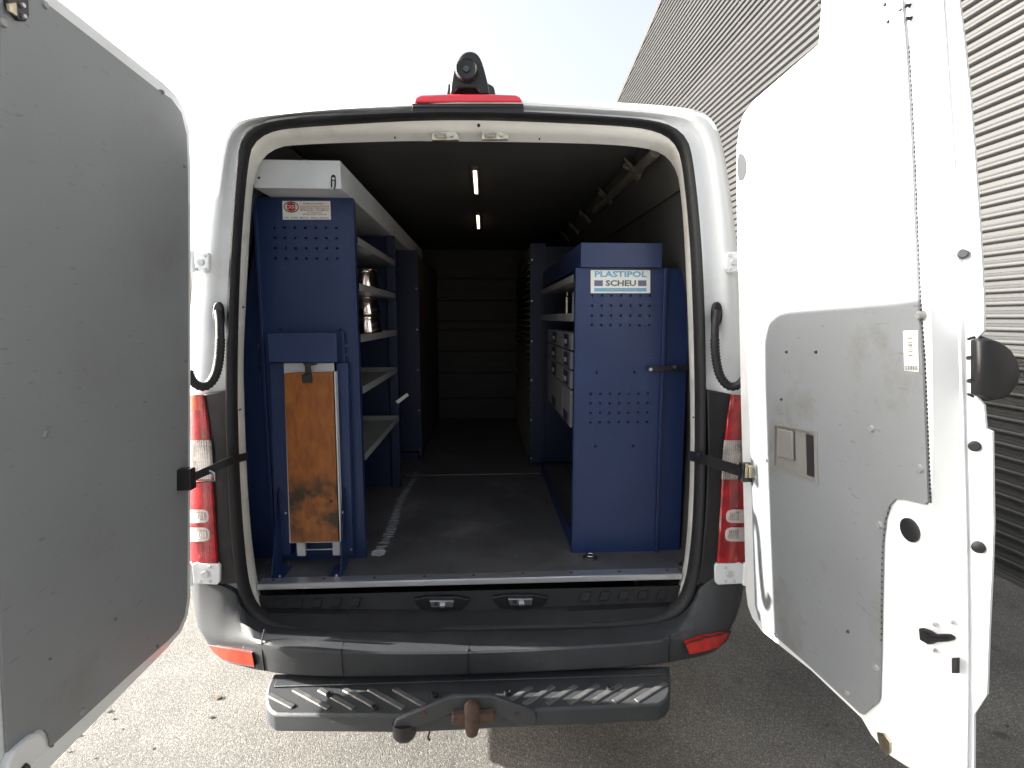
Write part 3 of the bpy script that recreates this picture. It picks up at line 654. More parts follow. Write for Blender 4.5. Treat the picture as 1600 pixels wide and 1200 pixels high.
# ---- wheels and underside so the van stands on the ground
for (sx) in (-.80, .80):
    for wy in (3.55, 6.0):
        wc = Vector((C0 + sx, wy, .345)); b = MB(); prof = [(.20, -.10), (.335, -.105), (.345, -.08), (.345, .08), (.335, .105), (.20, .10)]
        b.loft([[wc + Vector((x_, r_ * math.cos(t), r_ * math.sin(t))) for t in [2 * math.pi * k / 36 for k in range(36)]] for r_, x_ in prof]); wl = b.build('wheel', RUBBER, van)
        b = MB(); b.cyl(wc + Vector((-.06, 0, 0)), wc + Vector((.06, 0, 0)), .205, None, 36); b.build('rim', STEEL, wl)
b = MB(); b.box(C0 - .75, C0 + .75, 2.3, 6.5, .40, .60); b.box(C0 - .5, C0 + .5, 1.95, 2.3, .50, .60); b.build('underside', HOLE, van)

# ================================================================== REAR DOORS (parts of the van)
def plane_right():
    p0 = Vector((.82, 1.5, 1.69)); k = .09
    return p0, Vector((1, 0, k)).normalized()
def plane_left():
    p0 = Vector((-.94, 1.5, 1.69)); k = .075
    return p0, Vector((-1, 0, k)).normalized()
# right door
p0, nr = plane_right()
R = lambda u, v, off=0: PP(u, v, p0 + nr * off, nr)
hinge_top = [(1150, 262), (1151, 225), (1155, 195), (1162, 175), (1176, 156)]
hinge_low = [(1152, 400), (1154, 500), (1157, 650), (1160, 750), (1163, 850), (1165, 925), (1168, 948), (1175, 967), (1190, 988)]
bottom = [(1267, 1050), (1347, 1126), (1362, 1152), (1385, 1180), (1414, 1199), (1447, 1216)]
topd = [(1277, 68), (1340, 15), (1418, -52)]
bend = [(1418, -52), (1427, 60), (1441, 250), (1453, 420), (1457, 560), (1458, 700), (1455, 850), (1450, 1000), (1448, 1120), (1447, 1216)]
line2 = [(1462, -90), (1472, 60), (1485, 250), (1494, 420), (1498, 560), (1502, 700), (1506, 850), (1508, 1000), (1508, 1120), (1506, 1262)]
silr = [(1488, -112), (1498, 0), (1508, 80), (1516, 160), (1524, 260), (1532, 380), (1537, 476), (1537, 517), (1523, 532), (1523, 616), (1537, 634), (1540, 670), (1550, 675), (1552, 817), (1550, 885), (1545, 990), (1542, 1085), (1522, 1116), (1521, 1275)]
outl = hinge_top[::-1] + hinge_low + bottom
door_r = MB()
face = [R(u, v) for u, v in outl] + [R(u, v) for u, v in bend[::-1][1:]] + [R(u, v) for u, v in topd[::-1][1:]]
N3 = len(face)
back = [p + nr * .085 for p in face]
cenf = sum(face, Vector()) / N3
rim = [p + (p - cenf).normalized() * .0 + nr * .006 for p in face]
inset = [p + (cenf - p).normalized() * .006 for p in face]
door_r.add(inset, [tuple(range(N3))]); door_r.loft([inset, rim, back])
def match(A, n=140): 
    # resample by world height so the three edges line up
    A = [R(u, v, o) for u, v, o in A]; out = []
    z0, z1 = A[0].z, A[-1].z
    return A
def by_v(line, off, vs):
    out = []
    for v in vs:
        for (u0, v0), (u1, v1) in zip(line, line[1:]):
            if v0 <= v <= v1 and v1 > v0: out.append((u0 + (u1 - u0) * (v - v0) / (v1 - v0), v)); break
        else: out.append(line[0] if v < line[0][1] else line[-1])
    return [R(u, v, off) for u, v in out]
vs = sorted(set([-50, 0, 60, 160, 250, 380, 420, 476, 517, 532, 560, 616, 634, 670, 675, 700, 760, 817, 850, 885, 940, 990, 1040, 1085, 1116, 1150, 1200, 1216]))
Lb = by_v(bend, 0.0, vs); L2 = by_v(line2, .05, vs); L2b = by_v([(u + 4, v) for u, v in line2], .052, vs); L2c = by_v([(u + 7, v) for u, v in line2], .062, vs); L3 = by_v(silr, .066, vs)
L3b = [p + nr * .006 + Vector((0, .002, 0)) for p in L3]; L4 = [p + nr * .02 + Vector((0, .03, 0)) for p in L3]
door_r.loft([mixl([p + nr * .0 for p in Lb], L2, 0.0), mixl(Lb, L2, .12), L2, L2b, L2c, L3, L3b, L4], closed=False)
dr = door_r.build('rear_door', WHITE_DOOR, van, ang=30, label='right rear door standing open, its inside sunlit white above a worn grey board')
# outer skin
b = MB(); hs = [(u, v) for u, v in hinge_top[::-1] + hinge_low]
yfree = R(1545, 700, .07).y
osk = [R(u, v) + nr * .086 for u, v in hs] + [R(u, v) + nr * .086 for u, v in bottom[:2]]
osk += [R(u - 5, v, .086) for u, v in [(1500, 1262)] + silr[::-1][1:]]
b.prism(osk, nr * .012); b.build('outer_skin', WHITE, dr, bevel=.003)
# grey lining board with its cut-outs (thin, proud of the door)
pan = [(1182, 165), (1277, 84), (1340, 32), (1395, -15), (1412, 0), (1418, 70), (1422, 140), (1428, 260), (1432, 370), (1437, 483), (1443, 560), (1448, 680), (1452, 784), (1446, 788), (1414, 780), (1400, 780), (1391, 790), (1384, 812), (1380, 850), (1378, 950), (1377, 1025), (1375, 1090), (1372, 1098), (1350, 1116), (1345, 1114), (1262, 1037), (1200, 983), (1187, 968), (1181, 945), (1178, 850), (1174, 700), (1170, 500), (1167, 300), (1168, 215), (1172, 182)]
# split around the handle opening: build the panel as two halves that meet at the handle row
hand = [(1209, 664), (1273, 676), (1275, 755), (1208, 727)]
b = MB()
P3 = [R(u, v, -.004) for u, v in pan]
bm = bmesh.new()
vsm = [bm.verts.new(p) for p in P3]; 
hv = [bm.verts.new(R(u, v, -.004)) for u, v in hand]
es = [bm.edges.new((vsm[i], vsm[(i + 1) % len(vsm)])) for i in range(len(vsm))] + [bm.edges.new((hv[i], hv[(i + 1) % 4])) for i in range(4)]
bmesh.ops.triangle_fill(bm, use_beauty=True, use_dissolve=False, edges=es)
bm.verts.index_update()
b.add([v.co.copy() for v in bm.verts], [tuple(v.index for v in f.verts) for f in bm.faces]); bm.free()
po = b.build('lining_board', PANEL2, dr, smooth=False, label='worn grey lining board with handle opening, scuffed low down')
sm = po.modifiers.new('solid', 'SOLIDIFY'); sm.thickness = .006; sm.offset = 0
# dotted seam along the board's free edge
dots = MB()
W = lerp_poly([R(u, v, -.0075) for u, v in [(1420, 74), (1424, 140), (1430, 260), (1434, 370), (1439, 483), (1445, 560), (1450, 680), (1454, 784)]], 100)
for p in W: dots.box(p.x - .001, p.x + .001, p.y - .0014, p.y + .0010, p.z - .002, p.z + .002)
W = lerp_poly([R(u, v, -.0075) for u, v in [(1390, 794), (1383, 815), (1378, 870), (1377, 1000)]], 24)
for p in W: dots.box(p.x - .001, p.x + .001, p.y - .0014, p.y + .0010, p.z - .002, p.z + .002)
o = dots.build('board_edge_stitching', BLACKP, dr); o['kind'] = 'stuff'
def disc(Rf, u, v, r, m_, parent, name, n_, off=-.008, h=.004, dome=.7, seg=20):
    p = Rf(u, v, off); b = MB(); b.tube([p + n_ * (-off + .001), p, p - n_ * h], [r, r, r * dome], seg); return b.build(name, m_, parent)
# handle: moulded dish lying in the board's opening, lever and finger pocket inside
b = MB(); Hf = [R(u, v, -.009) for u, v in ((1206, 661), (1276, 674), (1278, 758), (1205, 730))]; Hi = [R(u, v, -.009) for u, v in ((1210, 665), (1272, 677), (1274, 753), (1209, 727))]
Ho = [p + nr * .008 for p in Hf]; Hd = [p + nr * .0078 for p in Hi]
b.loft([Ho, Hf, Hi, Hd], capb=True); ho = b.build('door_handle', GREYP, dr, bevel=.0015)
b = MB(); q = [R(u, v, -.011) for u, v in ((1214, 669), (1237, 674), (1238, 720), (1215, 713))]; b.prism(q, nr * .009); b.build('lever', GREYP, dr, bevel=.004)
b = MB(); q = [R(u, v, -.0035) for u, v in ((1259, 678), (1271, 681), (1273, 746), (1261, 742))]; b.prism(q, nr * .002); b.build('handle_pocket', HOLE, dr)
# label with bar code
b = MB(); q = [R(u, v, -.009) for u, v in ((1411, 517), (1434, 516), (1435, 581), (1413, 579))]; b.prism(q, nr * .001)
u_ax = (q[1] - q[0]); v_ax = (q[3] - q[0]); lo = -nr * .0008
k = .16
while k < .62:
    h_ = random.choice((.008, .014, .02)); a_ = q[0] + v_ax * k + u_ax * .33 + lo
    b.add([a_, a_ + u_ax * .32, a_ + u_ax * .32 + v_ax * h_, a_ + v_ax * h_], [(0, 1, 2, 3)], 1); k += h_ + random.choice((.008, .016, .03))
text_into(b, 'IIIIIIII', q[0] + v_ax * .985 + u_ax * .08, u_ax, -v_ax, .010, .03, 1, .0012)
b.build('barcode_label', [PAPER, INKB], dr, smooth=False)
for (u, v) in ((1436, 493), (1362, 670), (1438, 732), (1221, 624), (1375, 820), (1197, 718), (1213, 993), (1324, 1083), (1369, 1043), (1325, 987), (1275, 550), (1229, 550)):
    small = (u, v) in ((1275, 550), (1229, 550), (1221, 624), (1325, 987))
    disc(R, u, v, .004 if small else .0085, SCREW if not small else INKB, dr, 'screw', nr)
# black plug in the cut-out, holes on the rim
b = MB(); p = R(1423, 828, -.001); b.tube([p, p - nr * .004, p - nr * .006], [.024, .024, .018], 28); b.build('rubber_plug', BLACKP, dr)
def rimdisc(u, v, r, off, m_, name='rubber_plug', h=.004):
    p = R(u, v, off - .002); dd = (Vector((-.75, -.65, 0))).normalized(); b = MB(); b.tube([p - dd * .004, p + dd * h, p + dd * (h + .002)], [r, r, r * .7], 20); return b.build(name, m_, dr)
rimdisc(1505, 397, .0085, .058, BLACKP); rimdisc(1523, 697, .0095, .060, BLACKP); rimdisc(1529, 855, .0105, .060, BLACKP)
rimdisc(1514, 559, .004, .058, BLACKP, 'bolt'); rimdisc(1515, 595, .004, .058, BLACKP, 'bolt')
rimdisc(1461, 975, .0035, .01, STEEL, 'bolt'); rimdisc(1489, 972, .0035, .035, STEEL, 'bolt'); rimdisc(1461, 1016, .0035, .01, STEEL, 'bolt')
# half-round rubber stop on the free edge
b = MB(); Yc = R(1523, 574, .075)
dd = Vector((.88, -.48, 0)).normalized(); side_v = dd
pts = []
cen = R(1523, 574, .06)
up = Vector((0, 0, 1)); outv = Vector((1, -.10, 0)).normalized()
def pxr(u, v): return PY(u, v, cen.y - .005)
hr = [(1523, 532), (1530, 529), (1540, 528), (1556, 533), (1572, 545), (1582, 562), (1587, 582), (1583, 600), (1572, 615), (1558, 624), (1543, 625), (1533, 621), (1523, 616)]
pts = [pxr(u, v) for u, v in hr]
cc = sum(pts, Vector()) / len(pts)
fr = [p + Vector((0, -.012, 0)) + (cc - p) * .10 for p in pts]
b.loft([[p + Vector((0, .008, 0)) for p in pts], pts, [p + Vector((0, -.009, 0)) + (cc - p) * .03 for p in pts], fr], capa=True, capb=True)
stop = b.build('rubber_stop', BLACKP, dr, ang=60)
b = MB(); b.tube([p + Vector((0, .012, 0)) + (p - cc) * .03 for p in smooth_poly(pts, 1)], .0025, 6); b.build('stop_rim', RUBBER, dr)
# lock slot low on the rim, top latch, slots, corner bracket
lk = [(1434, 981), (1446, 985), (1456, 991), (1478, 991), (1485, 996), (1485, 1001), (1477, 1003), (1459, 1004), (1450, 1008), (1436, 1000)]
b = MB(); b.prism([R(u, v, .0 + (u - 1450) * .0009 - .006) for u, v in lk], nr * .012); lo_ = b.build('lower_latch', BLACKP, dr, bevel=.002)
b = MB(); b.prism([R(u, v, (u - 1450) * .0009 - .010) for u, v in ((1447, 992), (1480, 994), (1480, 999), (1448, 998))], nr * .006); b.build('latch_tongue', GLOSSB, dr, bevel=.001)
b = MB(); b.prism([R(u, v, .026) for u, v in ((1487, 1028), (1495, 1028), (1495, 1052), (1487, 1052))], nr * .006); b.build('slot', HOLE, dr)
lt = [(1390, -14), (1404, -14), (1408, 24), (1400, 29), (1396, 18)]
b = MB(); b.prism([R(u, v, -.006) for u, v in lt], nr * .01); b.build('upper_latch', BLACKP, dr, bevel=.002)
b = MB(); b.prism([R(u, v, -.012) for u, v in ((1396, 6), (1403, 3), (1406, 14), (1400, 18))], nr * .01); b.build('latch_tongue', STEEL, dr, bevel=.001)
b = MB(); b.prism([R(u, v, -.007) for u, v in ((1399, 32), (1408, 26), (1412, 48), (1402, 53))], nr * .008); b.build('latch_plate', mat('dull_zinc', (.09, .085, .08), .5, metal=.3), dr, bevel=.001)
for (u, v) in ((1384, 7), (1416, 9), (1389, 34), (1418, 29)): disc(R, u, v, .0035, BLACKP, dr, 'screw', nr, off=-.006)
b = MB(); b.prism([R(u, v, -.004) for u, v in ((1369, 1144), (1380, 1146), (1391, 1160), (1391, 1176), (1384, 1181), (1374, 1168))], nr * .008); b.build('corner_bracket', BRASS, dr, bevel=.002)
b = MB(); b.prism(smooth_poly([R(u, v, -.002) for u, v in ((1152, 242), (1158, 239), (1164, 246), (1166, 260), (1164, 276), (1158, 284), (1152, 280))], 1, True), nr * .0012); b.build('grey_oval', mat('dark_grey_oval', (.030, .032, .035), .6), dr)  # thin flat dark grey oval laid on the hinge-side edge
# door strap bracket + strap, right
def strap(side, pts, wd, dr_):
    P = [PY(*p) for p in pts]; L = lerp_poly(smooth_poly(P, 2), 24)
    b = MB(); loops = []
    for i, p in enumerate(L):
        loops.append([p + Vector((0, -.006, wd)), p + Vector((0, .006, wd)), p + Vector((0, .006, -wd)), p + Vector((0, -.006, -wd))])
    b.loft(loops, capa=True, capb=True); return b.build('door_strap', BLACKP, dr_, bevel=.002)
strap(1, [(1078, 712, 1.93), (1098, 717, 1.83), (1130, 728, 1.74), (1162, 737, 1.65)], .019, dr)
b = MB(); q = PY(1164, 737, 1.64); b.box(q.x - .018, q.x + .026, 1.62, 1.65, q.z - .030, q.z + .030)
b.build('strap_bracket', BLACKP, dr, bevel=.003)
b = MB(); q = PY(1172, 737, 1.615); b.box(q.x - .008, q.x + .018, 1.605, 1.622, q.z - .018, q.z + .022); b.cyl(q + Vector((-.012, 0, -.02)), q + Vector((-.012, 0, .026)), .005, None, 10); b.build('strap_buckle', BRASS, dr, bevel=.002)

# left door
p0l, nl = plane_left()
Lf = lambda u, v, off=0: PP(u, v, p0l + nl * off, nl)
lo_pts = [(92, -2), (180, 68), (258, 130), (274, 146), (288, 168), (296, 200), (298, 260), (299, 500), (298, 800), (298, 935), (294, 962), (284, 988), (262, 1014), (180, 1098), (75, 1204), (-30, 1310), (-75, 1350), (-100, 1340), (-110, 1200), (-115, 700), (-112, 200), (-100, -150), (-90, -160)]
face = [Lf(u, v) for u, v in lo_pts]; n3 = len(face); cenf = sum(face, Vector()) / n3
inset = [p + (cenf - p).normalized() * .005 for p in face]; rim = [p + nl * .006 for p in face]; back = [p + nl * .050 for p in face]
b = MB(); b.add(inset, [tuple(range(n3))]); b.loft([inset, rim, back]); b.add(back, [tuple(range(n3))])
dl = b.build('rear_door', WHITE_DOOR, van, ang=30, label='left rear door standing open, lined with a plain grey board')
b = MB(); b.prism([p + nl * .0505 for p in face], nl * .010); b.build('outer_skin', WHITE, dl, bevel=.003)
pan = [(72, 4), (160, 72), (247, 140), (268, 154), (284, 176), (292, 210), (294, 262), (295, 500), (294, 800), (293, 935), (289, 962), (279, 984), (262, 1002), (200, 1057), (132, 1120), (80, 1167), (79, 1158), (76, 1147), (70, 1140), (60, 1140), (50, 1146), (12, 1179), (6, 1080), (1, 980), (-3, 700), (-3, 300), (2, 0), (0, -60), (20, -40), (40, -22)]
b = MB(); q = [Lf(u, v, -.007) for u, v in pan]; b.prism(q, nl * .0065); b.build('lining_board', PANEL, dl, bevel=.0012, smooth=False)
b = MB(); W = lerp_poly([Lf(u, v, -.003) for u, v in ((81, 1166), (80, 1157), (77, 1146), (71, 1139))], 8); b.tube(W, .004, 6); b.build('edge_trim', RUBBER, dl)
b = MB(); q = smooth_poly([Lf(u, v, -.02) for u, v in ((12, 1184), (50, 1150), (62, 1144), (72, 1150), (78, 1168), (60, 1190), (20, 1230), (14, 1232))], 1, True); b.prism(q, nl * .02); b.build('latch_cover', WHITE_DOOR, dl, bevel=.006)
b = MB(); q = [Lf(u, v, -.026) for u, v in ((36, 1202), (44, 1192), (48, 1196), (50, 1206))]; b.prism(q, nl * .01); b.build('lower_latch', BLACKP, dl, bevel=.001)
b = MB(); q = [Lf(u, v, -.014) for u, v in ((10, -12), (46, -8), (47, 26), (42, 34), (30, 33), (12, 10))]; b.prism(q, nl * .01); b.build('upper_latch', BLACKP, dl, bevel=.003)
b = MB(); q = [Lf(u, v, -.018) for u, v in ((14, 6), (26, 4), (28, 26), (16, 18))]; b.prism(q, nl * .006); b.build('latch_tongue', BRASS, dl, bevel=.001)
for (u, v) in ((35, 8), (37, 25)): disc(Lf, u, v, .005, STEEL, dl, 'screw', nl, off=-.016)
for (u, v, r) in ((70, 7, .008), (4, 35, .009), (254, 144, .006), (288, 260, .005), (72, 679, .0085), (290, 565, .005), (129, 1112, .0085), (246, 1010, .006), (180, 968, .004), (78, 1030, .003), (291, 705, .004), (226, 628, .0025)):
    disc(Lf, u, v, r, SCREW if r > .006 else GREYP, dl, 'screw', nl)
strap(-1, [(386, 713, 1.93), (365, 718, 1.83), (330, 733, 1.77), (296, 748, 1.70)], .014, dl)
b = MB(); q = PY(291, 748, 1.70); b.box(q.x - .030, q.x + .026, 1.675, 1.71, q.z - .032, q.z + .036); b.build('strap_bracket', BLACKP, dl, bevel=.003)
b = MB(); q = PY(318, 742, 1.74); b.tube([q + Vector((-.03, 0, -.026)), q + Vector((.035, 0, -.02)), q + Vector((.035, 0, .006)), q + Vector((.02, 0, .014))], .003, 6); b.build('strap_wire', STEEL, dl)

# ================================================================== RACKING
def holes_panel(x0, x1, z0, z1, y, hx, hz, hs, parent, m_, name='end_panel', extra=(), t=.0025):
    xs = {x0, x1}; zs = {z0, z1}; H = []
    for rows_, cols_ in zip(hz, hx):
        pass
    cells = []
    for cx, cz in extra: cells.append((cx, cz))
    for X_, Z_ in zip(hx, hz):
        for c_ in X_:
            for r_ in Z_: cells.append((c_, r_))
    for cx, cz in cells:
        xs |= {round(cx - hs, 5), round(cx + hs, 5)}; zs |= {round(cz - hs, 5), round(cz + hs, 5)}
    xs = sorted(xs); zs = sorted(zs)
    xi = {x: i for i, x in enumerate(xs)}; 
    hset = {(round(cx, 4), round(cz, 4)) for cx, cz in cells}
    b = MB(); nx, nz = len(xs), len(zs)
    b.v = [Vector((x, y, z)) for z in zs for x in xs]
    for j in range(nz - 1):
        for i in range(nx - 1):
            mx, mz = (xs[i] + xs[i + 1]) / 2, (zs[j] + zs[j + 1]) / 2
            if any(abs(mx - cx) < hs * .9 and abs(mz - cz) < hs * .9 for cx, cz in cells): continue
            b.f.append((j * nx + i, j * nx + i + 1, (j + 1) * nx + i + 1, (j + 1) * nx + i)); b.mi.append(0)
    o = b.build(name, m_, parent, smooth=False, solid=t); return o

# ---------- left rack
rackL = thing('shelf_rack', 'blue metal shelf rack on the left of the load space, with grey trays', 'shelf rack', 'blue metal racks')
yL = PZ(560, 872, ZF).y
def XL(u, v=600): return PY(u, v, yL).x
def ZL(v, u=480): return PY(u, v, yL).z
xl0, xl1 = XL(424, 870), XL(567, 870)
xt0, xt1 = XL(411, 310), XL(554, 310)
x0_, x1_ = (xl0 + xt0) / 2, (xl1 + xt1) / 2
zt = ZL(309)
hx = [XL(430 + k * 16.1, 380) for k in range(7)]; hz = [ZL(v) for v in (356, 372, 388, 404)]
holes_panel(x0_, x1_, ZF, zt, yL, [hx], [hz], .0045, rackL, BLUE, extra=[(XL(438, 515), ZL(515)), (XL(532, 515), ZL(515))])
MB().box(x0_ - .012, x0_, yL - .014, yL + .01, ZF, zt).box(x1_ - .004, x1_ + .004, yL - .006, yL + .03, ZF, zt).build('panel_flange', BLUE, rackL, bevel=.0015)
MB().box(C0 - .925, x0_ - .014, yL + .02, yL + .024, ZF, 1.7).hexa([(C0 - .90, yL + .02, 1.7), (x0_ - .014, yL + .02, 1.7), (x0_ - .014, yL + .024, 1.7), (C0 - .90, yL + .024, 1.7)], [(C0 - .80, yL + .02, zt), (x0_ - .014, yL + .02, zt), (x0_ - .014, yL + .024, zt), (C0 - .80, yL + .024, zt)]).build('side_filler', BLUE, rackL)
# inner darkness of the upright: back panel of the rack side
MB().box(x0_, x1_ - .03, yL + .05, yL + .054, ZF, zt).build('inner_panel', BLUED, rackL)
# top tray running forward
yt0 = 2.03; a = PY(399, 295, yt0); c = PY(533, 295, yt0); ztop = PY(533, 251, yt0).z; zb = c.z; yEnd = PX(632, 640, x1_).y
TL, TR = PY(397, 290, yt0).x, c.x
tr_ = MB(); tr_.box(TL, TR, yt0, yt0 + .003, zb, ztop); tr_.box(TR - .003, TR, yt0 + .003, 4.6, zb, ztop); tr_.box(TL, TR - .003, yt0 + .003, 4.6, zb, zb + .003)
topt = tr_.build('top_tray', LGREY, rackL, bevel=.001)
q = PY(521, 287, yt0)
b = MB(); b.prism(smooth_poly([PY(u, v, yt0 - .001) for u, v in ((517, 277), (519, 273), (523, 273), (525, 277), (525, 296), (517, 296))], 1, True), (0, -.0015, 0)); b.build('slot', HOLE, topt)
b = MB(); b.cyl(PY(521, 279, yt0 - .002), PY(521, 279, yt0 - .008), .0045, None, 10); b.tube([PY(521, 283, yt0 - .004), PY(521, 292, yt0 - .006), PY(518.5, 297, yt0 - .008)], .004, 8); b.build('hook', STEEL, topt)
b = MB(); b.cyl(PY(405, 278, yt0 + .001), PY(405, 278, yt0 - .001), .005, None, 12); b.build('screw_hole', HOLE, topt)
# sticker
def frame_text(b, u0, v0, u1, v1, y, lines, parent_m=None):
    for (txt, fx0, fx1, fy, h_, mi) in lines:
        a_ = PY(u0 + (u1 - u0) * fx0, v0 + (v1 - v0) * fy, y); c_ = PY(u0 + (u1 - u0) * fx1, v0 + (v1 - v0) * fy, y)
        text_into(b, txt, a_, (1, 0, 0), (0, 0, 1), h_ * (v1 - v0) * y / F, abs(c_.x - a_.x), mi, .0004, .01)
yS = yL - .003
b = MB(); b.prism([PY(u, v, yS) for u, v in ((441, 314), (516, 314), (517, 343), (442, 343))], (0, .001, 0))
cc = PY(455, 323.5, yS - .0005)
def ell(b, cc, rx, rz, y, mi): b.add([Vector((cc.x + rx * math.cos(t), y, cc.z + rz * math.sin(t))) for t in [2 * math.pi * k / 24 for k in range(24)]], [tuple(range(24))], mi)
ell(b, cc, .029, .0212, yS - .0005, 1); ell(b, cc, .0255, .017, yS - .0009, 0); ell(b, cc, .020, .0165, yS - .0013, 2)
text_into(b, 'DSI', cc + Vector((-.018, -.0018, -.006)), (1, 0, 0), (0, 0, 1), .013, .036, 0, .0002)
frame_text(b, 441, 314, 516, 343, yS - .001, [('VARME OG SANITET', .43, .85, .17, .06, 1), ('VVS INSTALLATION', .37, .97, .32, .07, 2), ('SERVICE OG SALG', .37, .97, .42, .07, 2), ('REPARATION - AUTOMATIK', .37, .97, .53, .07, 1), ('TLF 70 22 30 44', .52, .82, .64, .06, 1), ('WWW.INDRETNING.DK', .42, .93, .75, .07, 2), ('SLIBE - SKÆRE - MALING - SPECIAL SERVICES', .03, .97, .94, .08, 3)])
b.build('sticker', [PAPER, INKB, INKR, mat('label_blue', (.03, .06, .25), .5)], rackL, smooth=False, label='white supplier sticker with a red oval emblem')
# shelves between the end panel and the far post
XF = x1_ + .004
shelf_px = [((555, 375), (629, 410), 12), ((557, 445), (630, 459), 10), ((559, 528), (630, 512), 12), ((562, 610), (630, 567), 13), ((565, 717), (633, 637), 18)]
zsh = []
yfar = 3.12
for (un, vn), (uf, vf), hpx in shelf_px:
    pn = PX(un, vn, XF); zt_ = pn.z; h_ = hpx * pn.y / F
    zfar = PX(uf, vf, XF).z; zt_ = (zt_ + zfar) / 2; h_ = .03
    zsh.append(zt_)
    b = MB(); ys = yL + .06
    b.box(XF - .003, XF, ys, yfar, zt_ - h_, zt_); b.box(C0 - .80, XF - .003, ys, yfar, zt_ - h_, zt_ - h_ + .003)
    b.box(C0 - .80, XF - .003, yfar - .003, yfar, zt_ - h_ + .003, zt_); b.box(C0 - .80, C0 - .797, ys, yfar - .003, zt_ - h_ + .003, zt_)
    b.build('shelf', SHELF, rackL, bevel=.0008)
MB().box(XF - .05, XF, yfar + .004, yfar + .04, ZF, ztop - .1).box(C0 - .83, XF - .05, yfar + .03, yfar + .034, ZF, ztop - .1).build('rear_upright', BLUED, rackL, bevel=.002)
# small tag on the upright
b = MB(); b.prism([PY(u, v, yfar - .01) for u, v in ((618, 627), (636, 614), (639, 618), (622, 631))], (0, .001, 0)); b.build('price_tag', PAPER, rackL)

# ---------- fold-down bench with wooden board on the rack end
bench = thing('folding_bench', 'folded vice bench with a varnished wooden board standing against the left blue rack', 'folding bench')
yB = yL - .10
def bp(u, v, Y=None): return PY(u, v, Y or yB)
b = MB(); a = bp(417, 520); c = bp(527, 566); b.box(a.x, c.x, yB, yL - .003, c.z, a.z); b.build('housing', BLUE, bench, bevel=.003)
a = bp(528, 518, yL - .03); c = bp(539, 567, yL - .03); MB().box(a.x, c.x, yL - .03, yL - .0035, c.z, a.z).build('side_bracket', BLUE, bench, bevel=.002)
for v in (540, 554):
    p = bp(540, v, yL - .004); MB().cyl(p, p + Vector((0, -.006, 0)), .006, .005, 6).build('bolt', STEEL, bench)
for u0, u1, u2, u3 in ((421, 444, 430, 455), (525, 543, 533, 552)):
    P = [bp(u0, 567, yL - .05), bp(u1, 567, yL - .05), bp(u3, 868, yL - .05), bp(u2, 868, yL - .05)]
    b = MB(); b.prism(P, (0, .045, 0)); b.build('upright', BLUE, bench, bevel=.003)
b = MB(); b.prism([bp(443, 567, yB + .035), bp(521, 567, yB + .035), bp(532, 848, yB + .035), bp(452, 849, yB + .035)], (0, .012, 0)); b.build('frame', LGREY, bench, bevel=.002)
brd = [bp(443.5, 584, yB + .01), bp(463, 582, yB + .01), bp(500, 582, yB + .01), bp(520, 581, yB + .01), bp(529.5, 846, yB + .01), bp(454, 848, yB + .01)]
def wood_mat():
    m = bpy.data.materials.new('oiled_wood_board'); m.use_nodes = True
    n = m.node_tree.nodes; l = m.node_tree.links; bs = n['Principled BSDF']; bs.inputs['Roughness'].default_value = .4
    tc = n.new('ShaderNodeTexCoord'); mp = n.new('ShaderNodeMapping'); mp.inputs['Scale'].default_value = (9, 9, 3); l.new(tc.outputs['Object'], mp.inputs[0])
    t = n.new('ShaderNodeTexNoise'); t.inputs['Scale'].default_value = 4; t.inputs['Detail'].default_value = 9; t.inputs['Distortion'].default_value = .4; l.new(mp.outputs[0], t.inputs['Vector'])
    cr = n.new('ShaderNodeValToRGB'); e = cr.color_ramp.elements
    e[0].position = .3; e[0].color = (.19, .052, .008, 1); e[1].position = .7; e[1].color = (.35, .115, .018, 1); l.new(t.outputs['Fac'], cr.inputs[0])
    # grime ring around the worn lower end
    sx = n.new('ShaderNodeSeparateXYZ'); l.new(tc.outputs['Object'], sx.inputs[0])
    t2 = n.new('ShaderNodeTexNoise'); t2.inputs['Scale'].default_value = 16; t2.inputs['Detail'].default_value = 7; l.new(tc.outputs['Object'], t2.inputs['Vector'])
    zc = (bp(490, 760).z + bp(490, 845).z) / 2
    s1 = n.new('ShaderNodeMath'); s1.operation = 'SUBTRACT'; l.new(sx.outputs[2], s1.inputs[0]); s1.inputs[1].default_value = zc + .02
    ab = n.new('ShaderNodeMath'); ab.operation = 'ABSOLUTE'; l.new(s1.outputs[0], ab.inputs[0])
    r1 = n.new('ShaderNodeMapRange'); r1.inputs[1].default_value = .07; r1.inputs[2].default_value = .15; r1.inputs[3].default_value = 1; r1.inputs[4].default_value = 0; l.new(ab.outputs[0], r1.inputs[0])
    r2 = n.new('ShaderNodeMapRange'); r2.inputs[1].default_value = .38; r2.inputs[2].default_value = .55; r2.inputs[3].default_value = .05; r2.inputs[4].default_value = .92; l.new(t2.outputs['Fac'], r2.inputs[0])
    ml = n.new('ShaderNodeMath'); ml.operation = 'MULTIPLY'; l.new(r1.outputs[0], ml.inputs[0]); l.new(r2.outputs[0], ml.inputs[1])
    x = n.new('ShaderNodeMix'); x.data_type = 'RGBA'; l.new(ml.outputs[0], x.inputs[0]); l.new(cr.outputs[0], x.inputs[6]); x.inputs[7].default_value = (.016, .011, .007, 1)
    l.new(x.outputs[2], bs.inputs['Base Color']); return m
WOOD2 = wood_mat()
MB().prism(brd, (0, .022, 0)).build('wooden_board', WOOD2, bench, bevel=.002)
MB().prism([bp(u, v, yB + .008) for u, v in ((522, 581), (524, 581), (533, 846), (531, 846))], (0, .03, 0)).build('board_rail', LGREY, bench)
